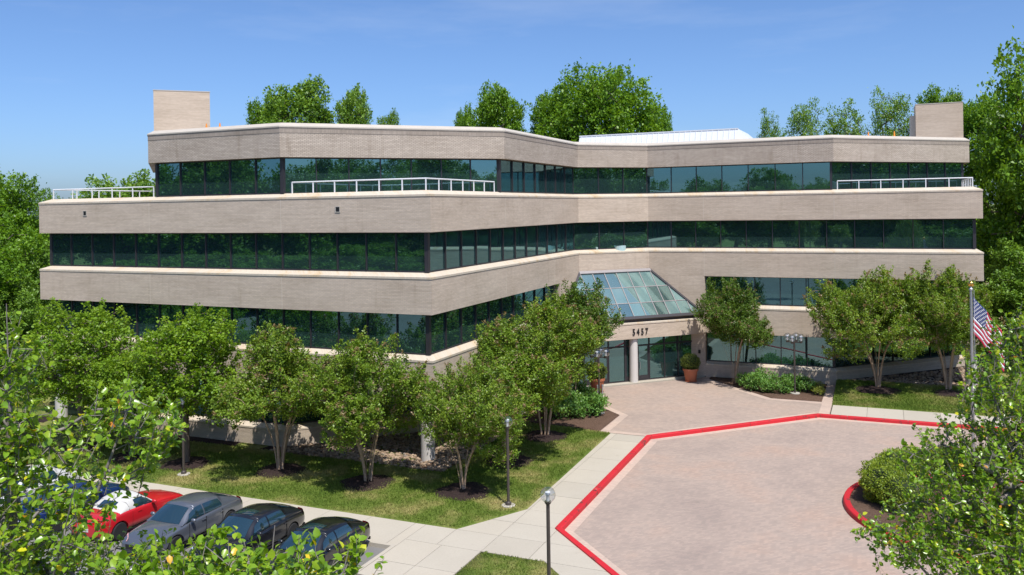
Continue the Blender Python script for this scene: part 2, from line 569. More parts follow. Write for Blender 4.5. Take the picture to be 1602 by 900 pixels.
def loft(name, path, section, mat, parent=None, closed=True, conv=None, uvslope=False):
    """sweep a closed section [(offset, z)] along a plan path; uv in metres"""
    offs = {d: offset_path(path, d, closed) for d in set(s[0] for s in section)}
    n, k = len(path), len(section)
    cum = [0]
    for i in range(n):
        cum.append(cum[-1] + (Vector(path[(i + 1) % n][:2]) - Vector(path[i][:2])).length)
    plen = [0]
    for j in range(k):
        a, b_ = section[j], section[(j + 1) % k]
        plen.append(plen[-1] + math.hypot(a[0] - b_[0], a[1] - b_[1]))
    verts, faces, uvs = [], [], []
    for i in range(n):
        for d, z in section:
            q = offs[d][i]
            verts.append(conv(q.x, q.y, z) if conv else (q.x, q.y, z))
    for i in range(n if closed else n - 1):
        i2 = (i + 1) % n
        for j in range(k):
            j2 = (j + 1) % k
            faces.append((i * k + j, i2 * k + j, i2 * k + j2, i * k + j2))
            va, vb = section[j][1], section[j2][1]
            if abs(va - vb) < 1e-6 or uvslope: va, vb = plen[j], plen[j + 1]
            uvs.append([(cum[i], va), (cum[i + 1], va), (cum[i + 1], vb), (cum[i], vb)])
    if not closed:
        faces.append(tuple(range(k))[::-1]); uvs.append([(section[j][0], section[j][1]) for j in range(k)][::-1])
        faces.append(tuple(range((n - 1) * k, n * k))); uvs.append([(section[j][0], section[j][1]) for j in range(k)])
    return link(name, mesh_py(name, verts, faces, uvs=uvs), mat, parent)

def prism(name, poly, z0, z1, mat, parent=None, conv=None):
    n = len(poly)
    c = conv or (lambda a, b_, z: (a, b_, z))
    vs = [c(p[0], p[1], z0) for p in poly] + [c(p[0], p[1], z1) for p in poly]
    fs = [tuple(range(n))[::-1], tuple(range(n, 2 * n))] + [(i, (i + 1) % n, (i + 1) % n + n, i + n) for i in range(n)]
    uvs = [[(poly[i][0], poly[i][1]) for i in range(n)][::-1], [(poly[i][0], poly[i][1]) for i in range(n)]]
    cum = 0
    for i in range(n):
        l = math.dist(poly[i][:2], poly[(i + 1) % n][:2])
        uvs.append([(cum, z0), (cum + l, z0), (cum + l, z1), (cum, z1)]); cum += l
    return link(name, mesh_py(name, vs, fs, uvs=uvs), mat, parent)

def clip(poly, nx, ny, c):
    """keep nx*x+ny*y<=c of a convex polygon"""
    out = []
    for i in range(len(poly)):
        a, b_ = poly[i], poly[(i + 1) % len(poly)]
        da, db = nx * a[0] + ny * a[1] - c, nx * b_[0] + ny * b_[1] - c
        if da <= 1e-9: out.append(a)
        if (da < -1e-9 and db > 1e-9) or (da > 1e-9 and db < -1e-9):
            t_ = da / (da - db)
            out.append((a[0] + (b_[0] - a[0]) * t_, a[1] + (b_[1] - a[1]) * t_))
    return out

def area(p):
    return .5 * sum(p[i][0] * p[(i + 1) % len(p)][1] - p[(i + 1) % len(p)][0] * p[i][1] for i in range(len(p)))

def shrink(poly, d):
    n = len(poly)
    if area(poly) < 0: poly = poly[::-1]
    return [tuple(q) for q in offset_path(poly, d, True)]

# ------------------------------------------------------------------ the ground
LA, AB, K, CR, CH = 26.17, 21.14, 3.92, 21.12, 8.63
Bv, Bu = LA, AB
Cv, Cu = LA + K, AB + K                 # 30.09, 25.06
Rv = Cv + CR                            # 51.21

# ground sheet with a hollow-free gentle fall to the horizon
me = mesh_py('ground', [(-3000, -3000, -.22), (3000, -3000, -.22), (3000, 3000, -.22), (-3000, 3000, -.22)], [(0, 1, 2, 3)])
tag(link('ground', me, 'turf'), 'wide green ground running out under the trees', kind='structure')
tag(prism('parking_lot', [(-60, -90), (80, -90), (80, -15.2), (29.3, -15.2), (29.3, -8.95), (-60, -8.95)], -.2, -.13, 'asphalt', conv=W),
    'pale worn asphalt parking lot under the parked cars', kind='structure')
pl = bpy.data.objects['parking_lot']
for vv in [1.2 + 2.95 * i for i in range(10)]:
    prism('parking_line', [(vv, -14.0), (vv + .1, -14.0), (vv + .1, -9.05), (vv, -9.05)], -.128, -.124, 'line_paint', pl, conv=W)
DRV = [(34.4, -5.2), (34.3, 8.45), (42.05, 16.2), (90, 16.5), (90, -15.2), (44.4, -15.2)]
tag(prism('driveway', DRV, -.2, -.126, 'drive_paver', conv=W), 'pinkish brick-paved turning circle in front of the entrance', kind='structure')
KERB = [(90, 16.5), (42.05, 16.2), (34.3, 8.45), (34.4, -5.2), (44.4, -15.2)]
kb = loft('kerb', KERB, [(.015, -.16), (.0, .02), (-.20, .03), (-.22, -.16)], 'joint', conv=W, closed=False)
def kerb_pieces(path, sec, par, conv, step=3.0, gap=.012):
    cum = [0]
    for a_, b_ in zip(path[:-1], path[1:]): cum.append(cum[-1] + math.dist(a_, b_))
    def pt(d):
        for i in range(len(path) - 1):
            if d <= cum[i + 1] + 1e-6:
                f = (d - cum[i]) / (cum[i + 1] - cum[i])
                return (path[i][0] + (path[i + 1][0] - path[i][0]) * f, path[i][1] + (path[i + 1][1] - path[i][1]) * f)
    n = int(cum[-1] / step)
    for k in range(n):
        d0, d1 = cum[-1] * k / n + gap, cum[-1] * (k + 1) / n - gap
        sub = [pt(d0)] + [path[i] for i in range(1, len(path) - 1) if d0 + .02 < cum[i] < d1 - .02] + [pt(d1)]
        loft('kerbstone', sub, sec, 'red_kerb', par, closed=False, conv=conv)
kerb_pieces(KERB, [(.04, -.16), (.02, .03), (-.02, .055), (-.22, .055), (-.25, -.16)], kb, W)
tag(kb, 'red painted kerb bent around the brick turning circle', kind='structure')
st = loft('border_strip', KERB, [(0.0, -.126), (.0, -.121), (.42, -.121), (.42, -.126)], 'border_paver', kb, closed=False, conv=W)
tag(loft('grey_kerb', [(-60, -8.8), (29.45, -8.8), (29.45, -15.3)], [(0, -.18), (0, .018), (-.15, .018), (-.15, -.18)], 'concrete', closed=False, conv=W),
    'grey concrete kerb at the end of the parking bays', kind='structure')

# sidewalks: slabs laid one by one on a sunk joint bed
def sidewalk(name, label, polys, ucuts, vcuts):
    base = None
    for p in polys:
        pp = p if area(p) > 0 else p[::-1]
        if base is None:
            base = MB()
        n = len(pp)
        base.add([W(a, b_, -.03) for a, b_ in pp] + [W(a, b_, -.18) for a, b_ in pp],
                 [tuple(range(n))] + [(i + n, (i + 1) % n + n, (i + 1) % n, i) for i in range(n)])
    b0 = base.build(name, 'joint')
    tag(b0, label, kind='structure')
    for p in polys:
        ps = [p]
        for nx, ny, cuts in ((1, 0, vcuts), (0, 1, ucuts)):
            for c in cuts:
                nps = []
                for q in ps:
                    for s in (1, -1):
                        r = clip(q, nx * s, ny * s, c * s)
                        if len(r) > 2 and abs(area(r)) > .02: nps.append(r)
                ps = nps
        for q in ps:
            q = shrink(q, .009)
            prism('slab', q, -.06, random.uniform(-.002, .003), 'concrete', b0, conv=W)

sidewalk('sidewalk', 'pale concrete sidewalk between the lawn and the parked cars', [
    [(-30, -8.8), (29.45, -8.8), (29.45, -6.65), (-30, -6.65)],
    [(29.45, -8.2), (30.75, -8.2), (30.75, -6.65), (29.45, -6.65)],
    [(29.45, -15.2), (32.5, -15.2), (32.5, -8.2), (29.45, -8.2)]],
    [-10.1, -12.0, -13.9], [30.95 - 1.95 * i for i in range(1, 32)] + [30.95])
sidewalk('drive_walk', 'pale concrete walk running along the red kerb to the entrance', [
    [(30.75, -8.2), (32.5, -8.2), (34.9, -8.2), (37.2, -8.2), (35.65, -6.65), (30.75, -6.65)],
    [(30.75, -6.65), (35.65, -6.65), (34.25, -5.25), (31.55, -5.25)],
    [(31.55, -5.25), (34.25, -5.25), (34.25, -3.75), (32.4, -3.75)],
    [(32.4, -3.75), (34.25, -3.75), (34.15, 8.45), (32.15, 8.45)],
    [(34.9, -8.2), (37.2, -8.2), (44.2, -15.2), (41.9, -15.2)]],
    [-10.4, -12.6, -3.75, -1.85, .05, 1.95, 3.85, 5.75, 7.2], [32.5, 34.3])
sidewalk('far_walk', 'pale concrete walk behind the red kerb below the right lawn',
    [[(42.65, 16.45), (90, 16.7), (90, 19.1), (42.65, 19.1)]], [], [42.65 + 1.9 * i for i in range(1, 25)])

# plaza
tag(prism('plaza', [(31.5, 8.5), (34.3, 8.5), (42.0, 16.2), (42.6, 16.3), (42.6, 25.0), (34.0, 25.0), (26.2, 17.2), (26.2, 15.5)], -.18, 0, 'plaza_paver', conv=W),
    'pinkish herringbone brick plaza before the entrance doors', kind='structure')
plz = bpy.data.objects['plaza']
for path in ([(31.55, 8.55), (31.55, 12.35), (27.8, 16.1)], [(34.3, 24.4), (39.0, 19.65), (42.0, 19.65), (42.0, 25)], [(31.55, 8.5), (34.1, 8.5), (41.9, 16.3), (42.6, 16.3)]):
    s_ = 1 if path[0][0] > 33 else -1
    loft('border_strip', path, [(0, .001), (0, .005), (-.42, .005), (-.42, .001)] if s_ < 0 and path[1][1] > 9 else [(0, .001), (0, .0052), (.42 if path[0][0] < 33 else -.42, .0052), (.42 if path[0][0] < 33 else -.42, .001)], 'border_paver', plz, closed=False, conv=W)
prism('border_strip', [(42.02, 16.5), (42.58, 16.5), (42.58, 25), (42.02, 25)], .001, .0058, 'border_paver', plz, conv=W)
tag(prism('landing', [(26.2, 17.3), (33.95, 25.05), (33.0, 25.05), (26.2, 18.25)], -.1, .06, 'concrete', conv=W), 'pale concrete landing strip along the entrance doors', kind='structure')

# lawns as subdivided sheets
def sheet(name, poly, zf, mat, label, step=.8, kind='structure'):
    bm = bmesh.new()
    vs = [bm.verts.new((p[0], p[1], 0)) for p in poly]
    bm.faces.new(vs)
    us = [p[0] for p in poly]; ws = [p[1] for p in poly]
    bmesh.ops.triangulate(bm, faces=bm.faces[:])
    for ax, lo, hi in ((0, min(us), max(us)), (1, min(ws), max(ws))):
        k = lo + step
        while k < hi:
            bmesh.ops.bisect_plane(bm, geom=bm.verts[:] + bm.edges[:] + bm.faces[:], plane_co=(k, k, 0), plane_no=(1, 0, 0) if ax == 0 else (0, 1, 0))
            k += step
    for v in bm.verts:
        v.co = W(v.co.x, v.co.y, zf(v.co.x, v.co.y))
    bmesh.ops.recalc_face_normals(bm, faces=bm.faces[:])
    for f in bm.faces:
        if f.normal.z < 0: f.normal_flip()
        f.smooth = True
    # skirt down to hide the edge
    be = [e for e in bm.edges if e.is_boundary]
    r = bmesh.ops.extrude_edge_only(bm, edges=be)
    for v in [g for g in r['geom'] if isinstance(g, bmesh.types.BMVert)]: v.co.z -= .2
    me = bpy.data.meshes.new(name); bm.to_mesh(me); bm.free()
    return tag(link(name, me, mat), label, kind=kind)

wob = lambda v, u: .02 + .015 * math.sin(v * .9) * math.cos(u * .7)
LAWN = [(-30, -6.62), (30.73, -6.62), (32.37, -3.75), (32.12, 8.5), (27.0, 9.05), (27.0, -.7), (17.0, -.7), (-30, -.7)]
sheet('lawn', LAWN, wob, 'turf', 'mown lawn with dry patches under the left row of small trees')
ISLE = [(32.55, -15.2), (41.9, -15.2), (34.9, -8.25), (32.55, -8.25)]
sheet('grass_island', ISLE, wob, 'turf', 'small cut-corner grass island between the concrete walks')
rise = lambda v, u: .02 + .42 * max(0, min(1, (u - 19.4) / 4.5)) ** 1.2 + .01 * math.sin(v)
RLAWN = [(42.6, 19.12), (90, 19.12), (90, 40), (60, 40), (53, 26), (51.5, 24.9), (43.2, 24.9), (42.6, 24.6)]
sheet('right_lawn', RLAWN, rise, 'turf', 'shaded lawn in front of the right end of the building')
sheet('lawn_behind', [(-60, -.72), (-.5, -.72), (-.5, 44), (60, 44), (60, 90), (-60, 90)], lambda v, u: .0, 'turf', 'green ground behind the building', 6)
sheet('bed', [(27.0, 9.0), (31.5, 8.62), (31.5, 12.3), (27.5, 16.3), (26.3, 16.3), (26.3, 9.0)], lambda v, u: .05 + .03 * math.sin(v * 2) * math.sin(u * 2), 'brown_mulch', 'brown mulch planting bed left of the plaza')
sheet('right_bed', [(34.4, 24.4), (39.05, 19.72), (41.98, 19.72), (41.98, 25), (34.4, 25)], lambda v, u: .05 + .03 * math.sin(v * 2) * math.sin(u * 2), 'brown_mulch', 'brown mulch planting bed right of the entrance')
sheet('wall_strip', [(-1, -.72), (17.5, -.72), (17.5, .3), (-1, .3)], lambda v, u: .03, 'dark_mulch', 'dark mulch strip at the foot of the left wall')
sheet('stone_strip', [(17.2, -.72), (27.02, -.72), (27.02, 9.05), (26.1, 9.05), (17.2, .2)], lambda v, u: .015, 'brown_mulch', 'bed of river stones below the overhanging corner')
sheet('right_stone_strip', [(43.0, 24.9), (52.0, 24.9), (52.0, 34.0)], lambda v, u: .42, 'dark_mulch', 'stone bed below the right overhanging corner')

# round island with the flagpole
IC = Vector((18.0, 33.0, 0)); IR = 5.07
n = 72
ring = [(IC.x + IR * math.cos(2 * math.pi * i / n), IC.y + IR * math.sin(2 * math.pi * i / n)) for i in range(n)]
tag(loft('island_kerb', ring, [(-.03, -.16), (0, .03), (.03, .06), (.24, .06), (.26, -.16)], 'red_kerb'), 'red painted kerb ring around the flagpole island', kind='structure')
bm = bmesh.new()
bmesh.ops.create_circle(bm, cap_ends=True, cap_tris=False, segments=64, radius=IR - .17)
bmesh.ops.poke(bm, faces=bm.faces[:])
bmesh.ops.subdivide_edges(bm, edges=bm.edges[:], cuts=4, use_grid_fill=True)
for v in bm.verts:
    r_ = math.hypot(v.co.x, v.co.y)
    v.co.z = .0 + .16 * (1 - (r_ / IR) ** 2) + .02 * math.sin(v.co.x * 3) * math.cos(v.co.y * 2.6)
    v.co += IC
for f in bm.faces: f.smooth = True
me = bpy.data.meshes.new('flag_bed'); bm.to_mesh(me); bm.free()
tag(link('flag_bed', me, 'brown_mulch'), 'brown mulch mound of the round flagpole island', kind='structure')

# ------------------------------------------------------------------ the office building (local axes: x along the front, y to the back)
bld = empty('office_building', (O[0], O[1], 0), -TH)
tag(bld, 'long beige brick office building with three dark ribbon-window floors and angled corners', 'building')
Z3, B3, Z2, B2, Z1, B1, RT, RB = 12.71, 10.92, 8.81, 7.04, 4.90, 3.10, 16.34, 14.76
REC = .45
DEEP = 43.5
OUT = [(0, 0), (LA, 0), (Bv, Bu), (Cv, Cu), (Rv, Cu), (Rv, DEEP), (0, DEEP)]
Fv = 3.94                                                   # entrance set-in along both wings
F1, F2 = (LA, AB - Fv), (Cv + Fv, Cu)
ROOF = [(CH, 0), (LA - CH, 0), (LA, CH), (Bv, Bu), (Cv, Cu), (Rv - CH, Cu), (Rv, Cu + CH), (Rv, DEEP), (0, DEEP), (0, CH)]

def band(path, zb, zt, closed=True, mat='wall_brick', cap='sill_brick'):
    o = loft('brick_band', path, [(0, zb), (0, zt - .1), (.62, zt - .1), (.62, zb)][::-1], mat, bld, closed)
    loft('coping', path, [(-.025, zt - .098), (-.025, zt), (REC + .02, zt + .2), (.60, zt + .2), (.60, zt - .098)][::-1], cap, o, closed, uvslope=True)
    return o
band(OUT, B3, Z3)
band(OUT, B2, Z2)
band([F2, (Rv, Cu), (Rv, DEEP), (0, DEEP), (0, 0), (LA, 0), F1], B1, Z1, False)
rb_ = loft('roof_band', ROOF, [(0, RB), (0, RT - .36), (.6, RT - .36), (.6, RB)][::-1], 'roof_brick', bld)
loft('soldier_course', ROOF, [(-.012, RT - .358), (-.012, RT - .07), (.6, RT - .07), (.6, RT - .358)][::-1], 'soldier_brick', rb_)
loft('coping', ROOF, [(-.04, RT - .068), (-.04, RT), (.28, RT + .19), (.62, RT + .19), (.62, RT - .068)][::-1], 'roof_cap', rb_)
prism('roof_deck', [tuple(q) for q in offset_path(ROOF, .5, True)], RB + .02, RT - .2, 'roof_membrane', bld)
prism('terrace_deck', [tuple(q) for q in offset_path(OUT, .5, True)], Z3 - .95, Z3 - .22, 'roof_membrane', bld)
# floor slabs, lobby cut out of the two lower ones
prism('floor_slab', [tuple(q) for q in offset_path(OUT, .55, True)], B2 + .03, Z2 - .85, 'interior_floor', bld)
LOW = [(0, 0), (LA, 0), F1, F2, (Rv, Cu), (Rv, DEEP), (0, DEEP)]
LOBBY = [(LA - 5, AB - Fv - 4), F1, F2, (Cv + Fv + 4, Cu + 5), (Cv, Cu + 9), (LA - 7, AB)]
prism('floor_slab', [(.6, .6), (LA - .6, .6), (LA - .6, AB - Fv - .5), (LA - 3, AB - Fv), (LA - 3, AB + 6), (Cv, Cu + 6), (Cv + Fv + .3, Cu + 3), (Cv + Fv + .5, Cu + .6), (Rv - .6, Cu + .6), (Rv - .6, DEEP - .6), (.6, DEEP - .6)],
      B1 + .03, Z1 - .85, 'interior_floor', bld)
prism('core_wall', [(7, 8), (18, 8), (18, 31), (44, 31), (44, 38), (7, 38)], .2, RB, 'interior_wall', bld)
prism('ground_floor_slab', [(9, .8), (17.4, .8), (25.4, 8.9), (25.4, 17.5), (33, 25.4), (42.5, 25.8), (50.6, 34), (50.6, 43), (.6, 43), (.6, 9.4)], -.15, .055, 'interior_floor', bld)

def unit_pts(p, q, n):
    p, q = Vector(p), Vector(q)
    return [p + (q - p) * (i / n) for i in range(n + 1)]

def window_row(segs, z0, z1, posts=(), closed_ends=True):
    """segs: [(p, q, panes)] on the glass line; returns the part"""
    fr = MB()
    for p, q, n in segs:
        p, q = Vector(p), Vector(q)
        L = (q - p).length; a = math.atan2(q.y - p.y, q.x - p.x)
        m = Matrix.Translation((p.x, p.y, 0)) @ Matrix.Rotation(a, 4, 'Z')
        fr.box((0, -.05, z0 - .012), (L, .05, z0 + .05), m); fr.box((0, -.05, z1 - .06), (L, .05, z1 - .008), m)
    par = fr.build('window_row', 'bronze_frame', bld)
    for p, q, n in segs:
        pts = unit_pts(p, q, n)
        d = (Vector(q) - Vector(p)).normalized(); a = math.atan2(d.y, d.x)
        L = (pts[1] - pts[0]).length
        for i in range(n):
            c = (pts[i] + pts[i + 1]) / 2
            piece('pane', 'window_glass', par, (c.x, c.y, (z0 + z1) / 2 - .0), (L - .05, .018, z1 - z0 - .09), a, .0022)
            if i > 0:
                nn = Vector((d.y, -d.x)) * .03
                piece('mullion', 'bronze_frame', par, (pts[i].x + nn.x, pts[i].y + nn.y, (z0 + z1) / 2), (.048, .12, z1 - z0 - .1), a)
    for p, s in posts:
        piece('corner_post', 'bronze_frame', par, (p[0], p[1], (z0 + z1) / 2), (s, s, z1 - z0 - .02), R(45) * 0)
    return par

gi = [tuple(q) for q in offset_path(OUT, REC, True)]
gr = [tuple(q) for q in offset_path(ROOF, REC, True)]
# second floor
window_row([(gi[0], gi[1], 15), (gi[1], gi[2], 12), (gi[2], gi[3], 3), (gi[3], gi[4], 12), (gi[4], gi[5], 11), (gi[5], gi[6], 20), (gi[6], gi[0], 25)],
           Z2 + .2, B3, [(gi[0], .16), (gi[1], .2), (gi[4], .18), (gi[2], .09), (gi[3], .09)])
# third floor
window_row([(gr[0], gr[1], 5), (gr[1], gr[2], 7), (gr[2], gr[3], 7), (gr[3], gr[4], 3), (gr[4], gr[5], 7), (gr[5], gr[6], 7), (gr[6], gr[7], 5), (gr[7], gr[8], 20), (gr[8], gr[9], 20), (gr[9], gr[0], 7)],
           Z3 + .2, RB, [(gr[0], .16), (gr[1], .2), (gr[2], .2), (gr[5], .14), (gr[6], .16), (gr[3], .09), (gr[4], .09), (gr[9], .16)])
# first floor, stopping at the entrance
window_row([(gi[0], gi[1], 15), (gi[1], (LA - REC, AB - Fv), 10)], Z1 + .2, B2, [(gi[0], .16), (gi[1], .2)])
window_row([((Cv + Fv, Cu + REC), gi[4], 10), (gi[4], gi[5], 11), (gi[5], gi[6], 20), (gi[6], gi[0], 25)], Z1 + .2, B2, [(gi[4], .18)])
# brick infill either side of the skylight and the reveals of the windows
prism('brick_infill', [(LA - .5, AB - Fv), (LA, AB - Fv), (LA, AB - .012), (LA - .5, AB)], .05, B2 - .004, 'wall_brick', bld)
prism('brick_infill', [(Cv + .012, Cu), (Cv + Fv, Cu), (Cv + Fv, Cu + .5), (Cv, Cu + .5)], .05, B2 - .004, 'wall_brick', bld)

# ground floor: plinth, glass above it
def plinth(path, zt=.92):
    o = loft('plinth', path, [(0, -.1), (0, zt - .08), (.6, zt - .08), (.6, -.1)][::-1], 'wall_brick', bld, False)
    loft('coping', path, [(-.02, zt - .078), (-.02, zt), (.42, zt + .16), (.58, zt + .16), (.58, zt - .078)][::-1], 'sill_brick', o, False, uvslope=True)
G1 = [(CH, 0), (LA - CH, 0), (LA, CH), (LA, AB - Fv)]
G2 = [(Cv + Fv, Cu), (Rv - CH, Cu), (Rv, Cu + CH), (Rv, DEEP)]
plinth(G1); plinth(G2)
g1 = [tuple(q) for q in offset_path(G1, .42, False)]
g2 = [tuple(q) for q in offset_path(G2, .42, False)]
window_row([(g1[0], g1[1], 5), (g1[1], g1[2], 7), (g1[2], g1[3], 5)], 1.08, B1, [(g1[1], .18), (g1[2], .18)])
window_row([(g2[0], g2[1], 5), (g2[1], g2[2], 7), (g2[2], g2[3], 5)], 1.08, B1, [(g2[1], .18)])
prism('back_wall', [(.3, CH + .4), (.7, CH + .4), (.7, DEEP - .4), (Rv - .3, DEEP - .4), (Rv - .3, DEEP - .1), (.3, DEEP - .1)], 0, B1, 'wall_brick', bld)
# soffits below the overhanging corners
prism('soffit', [(LA - CH, .03), (LA - .03, .03), (LA - .03, CH)], B1 - .035, B1 + .01, 'column_paint', bld)
prism('soffit', [(Rv - CH, Cu + .03), (Rv - .03, Cu + .03), (Rv - .03, Cu + CH)], B1 - .035, B1 + .01, 'column_paint', bld)
prism('soffit', [(.03, .03), (CH, .03), (.03, CH)], B1 - .035, B1 + .01, 'column_paint', bld)
for c in ((LA - .72, .72), (Rv - .72, Cu + .72), (.72, .72)):
    MB().lathe([(.34, -.05), (.34, B1 - .03)], 28, (c[0], c[1], 0)).build('column', 'column_paint', bld, True)

# entrance: fascia, column, skylight, doors
nW = Vector((1, -1)).normalized(); dW = Vector((1, 1)).normalized()
fa = loft('fascia', [F1, F2], [(0, B1 - .05), (0, 4.02), (.5, 4.02), (.5, B1 - .05)][::-1], 'wall_brick', bld, False)
loft('coping', [F1, F2], [(-.03, 4.022), (-.03, 4.12), (.3, 4.2), (.5, 4.2), (.5, 4.022)][::-1], 'sill_brick', fa, False, uvslope=True)
mid = (Vector(F1) + Vector(F2)) / 2
for i, ch in enumerate('5457'):
    cu = bpy.data.curves.new('numeral', 'FONT'); cu.body = ch; cu.size = .60; cu.extrude = .02; cu.offset = .013; cu.align_x = 'CENTER'
    tmp = bpy.data.objects.new('tmp', cu); COL.objects.link(tmp)
    dg = bpy.context.evaluated_depsgraph_get()
    me = bpy.data.meshes.new_from_object(tmp.evaluated_get(dg)); bpy.data.objects.remove(tmp)
    o = link('numeral', me, 'black_paint', fa)
    p = Vector(F1) + dW * (5.42 + .33 * i) + nW * .025
    o.location = (p.x, p.y, 3.30)
    o.rotation_euler = (R(90), 0, R(45))
    o.scale = (.72, 1, 1)
p = Vector(F1) + dW * 5.62 - nW * .42
MB().lathe([(.29, .0), (.29, B1 - .06)], 28, (p.x, p.y, 0)).build('column', 'column_paint', bld, True)
# skylight
sk = empty('skylight'); sk.parent = bld
zt_, zb_ = 7.42, 4.40
Ls = K * math.sqrt(2); ext = (Fv - .12) / math.sqrt(2)
run = (Fv - .12) / math.sqrt(2)
b0 = Vector((Bv, Bu)) + nW * .02
def SP(s, q, lift=0):
    nv = Vector((nW.x * (zt_ - zb_), nW.y * (zt_ - zb_), run)).normalized()
    p = b0 + dW * s + nW * (run * q)
    return Vector((p.x, p.y, zt_ + (zb_ - zt_) * q)) + nv * lift
ncol = 6; cw = Ls / ncol
rows = [0, .36, .69, 1.0]
for r_ in range(3):
    for c_ in range(-4, 10):
        poly = [(c_ * cw + .03, rows[r_] + .008), ((c_ + 1) * cw - .03, rows[r_] + .008), ((c_ + 1) * cw - .03, rows[r_ + 1] - .008), (c_ * cw + .03, rows[r_ + 1] - .008)]
        poly = clip(poly, -1, -ext, -.04); poly = clip(poly, 1, -ext, Ls - .04)
        if len(poly) < 3 or abs(area(poly)) < .012: continue
        k = len(poly)
        vs = [SP(a, b_, .0) for a, b_ in poly] + [SP(a, b_, .02) for a, b_ in poly]
        link('skylight_pane', mesh_py('skylight_pane', vs, [tuple(range(k))[::-1], tuple(range(k, 2 * k))] + [(i, (i + 1) % k, (i + 1) % k + k, i + k) for i in range(k)]), 'skylight_glass', sk)
def bar(name, a, b_, wd=.06, ht=.07, mat='sky_frame'):
    pa, pb = SP(*a), SP(*b_)
    d = (pb - pa).normalized(); up = Vector((nW.x * (zt_ - zb_), nW.y * (zt_ - zb_), run)).normalized(); sd_ = d.cross(up)
    m = Matrix((( d.x, sd_.x, up.x, pa.x), (d.y, sd_.y, up.y, pa.y), (d.z, sd_.z, up.z, pa.z), (0, 0, 0, 1)))
    MB().box((0, -wd / 2, -.03), ((pb - pa).length, wd / 2, ht), m).build(name, mat, sk)
simple('sky_frame', (.28, .26, .26), .5, .3)
for c_ in range(-2, 9):
    s = c_ * cw
    q0 = 0 if 0 <= s <= Ls + .001 else ((-s) / ext if s < 0 else (s - Ls) / ext)
    bar('glazing_bar', (s, q0), (s, 1), .055, .055)
for q in rows[1:3]:
    bar('glazing_bar', (-ext * q, q), (Ls + ext * q, q), .05, .045)
bar('skylight_frame', (0, 0), (-ext, 1), .16, .10, 'bronze_frame'); bar('skylight_frame', (Ls, 0), (Ls + ext, 1), .16, .10, 'bronze_frame')
bar('skylight_frame', (-.05, .012), (Ls + .05, .012), .22, .12, 'sky_frame')
bar('skylight_frame', (-ext, .99), (Ls + ext, .99), .22, .08, 'bronze_frame')
lo_ = loft('skylight_curb', [tuple(Vector(F1) - nW * .1), tuple(Vector(F2) - nW * .1)], [(.0, 4.2), (.0, 4.43), (.16, 4.43), (.16, 4.2)][::-1], 'bronze_frame', bld, False)
# lobby
prism('lobby_wall', [(LA - 4.6, AB + 1), (LA - 4.4, AB + .6), (Cv + .4, Cu + 5.6), (Cv + .2, Cu + 6)], 0, B2, 'lobby_wall', bld)
prism('lobby_ceiling', [(LA - 4.5, AB + .9), (LA + .02, AB + .02), (Cv - .02, Cu - .02), (Cv + .3, Cu + 5.8)], B2 - .3, B2 - .02, 'lobby_wall', bld)
# storefront
s1, s2 = Vector((LA, AB - 2.97)), Vector((Cv + 2.97, Cu))
Ld = (s2 - s1).length; ad = R(45)
sfm = MB()
m = Matrix.Translation((s1.x, s1.y, 0)) @ Matrix.Rotation(ad, 4, 'Z')
sfm.box((0, -.06, .06), (Ld, .06, .14), m); sfm.box((0, -.06, 2.42), (Ld, .06, 2.50), m); sfm.box((0, -.06, B1 - .09), (Ld, .06, B1 - .045), m)
sf = sfm.build('storefront', 'bronze_frame', bld)
xs = [0, 1.25, 2.2, 3.15, 4.4, 5.35, 6.3, 7.5, 8.6, Ld]
for i in range(len(xs) - 1):
    x0, x1 = xs[i], xs[i + 1]
    c = s1 + dW * ((x0 + x1) / 2)
    door = i in (1, 2, 4, 5)
    if door:
        dr = piece('door', 'bronze_frame', sf, (c.x, c.y, .28), (x1 - x0 - .1, .06, .26), ad)
        for e in (x0 + .09, x1 - .09):
            q = s1 + dW * e
            piece('door_stile', 'bronze_frame', sf, (q.x, q.y, 1.28), (.09, .058, 2.2), ad)
        hx = x1 - .2 if i in (1, 4) else x0 + .2
        q = s1 + dW * hx + nW * .07
        MB().tube([(q.x, q.y, .85), (q.x, q.y, 1.35)], .018, 8).build('door_handle', 'galvanised', sf)
    piece('pane', 'window_glass', sf, (c.x, c.y, 1.28), (x1 - x0 - .09, .016, 2.24), ad, .002)
    piece('pane', 'window_glass', sf, (c.x, c.y, 2.76), (x1 - x0 - .09, .016, .48), ad, .002)
    if i: 
        q = s1 + dW * x0
        piece('mullion', 'bronze_frame', sf, (q.x, q.y, 1.58), (.075, .13, 2.98), ad)
piece('intercom', 'black_paint', bld, (Cv + Fv - .42, Cu - .03, 1.75), (.16, .05, .24))
# small square scuppers in the third-floor band
for x_ in (3.75, 21.0):
    sc_ = MB().box((x_ - .15, -.03, 12.17), (x_ + .15, .1, 12.21)).box((x_ - .15, -.03, 11.90), (x_ + .15, .1, 11.94)).box((x_ - .15, -.03, 11.94), (x_ - .11, .1, 12.17)).box((x_ + .11, -.03, 11.94), (x_ + .15, .1, 12.17)).build('scupper', 'concrete_foot', bld)
    piece('scupper_opening', 'black_paint', sc_, (x_, -.004, 12.055), (.22, .012, .23))

simple('joint_seal', (.56, .50, .42), .8)
for zb, zt in ((B3, Z3 - .1), (B2, Z2 - .1), (B1, Z1 - .1)):
    for x_, y_, a_ in ((CH, 0, 0), (LA - CH, 0, 0), (LA, CH, R(90)), (LA, CH + 7.6, R(90)), (Rv - CH, Cu, 0), (Cv + Fv, Cu, 0)):
        if zb == B1 and y_ > CH + 1 and x_ == LA: continue
        piece('control_joint', 'joint_seal', bld, (x_, y_, (zb + zt) / 2), (.022, .014, zt - zb - .01), a_)
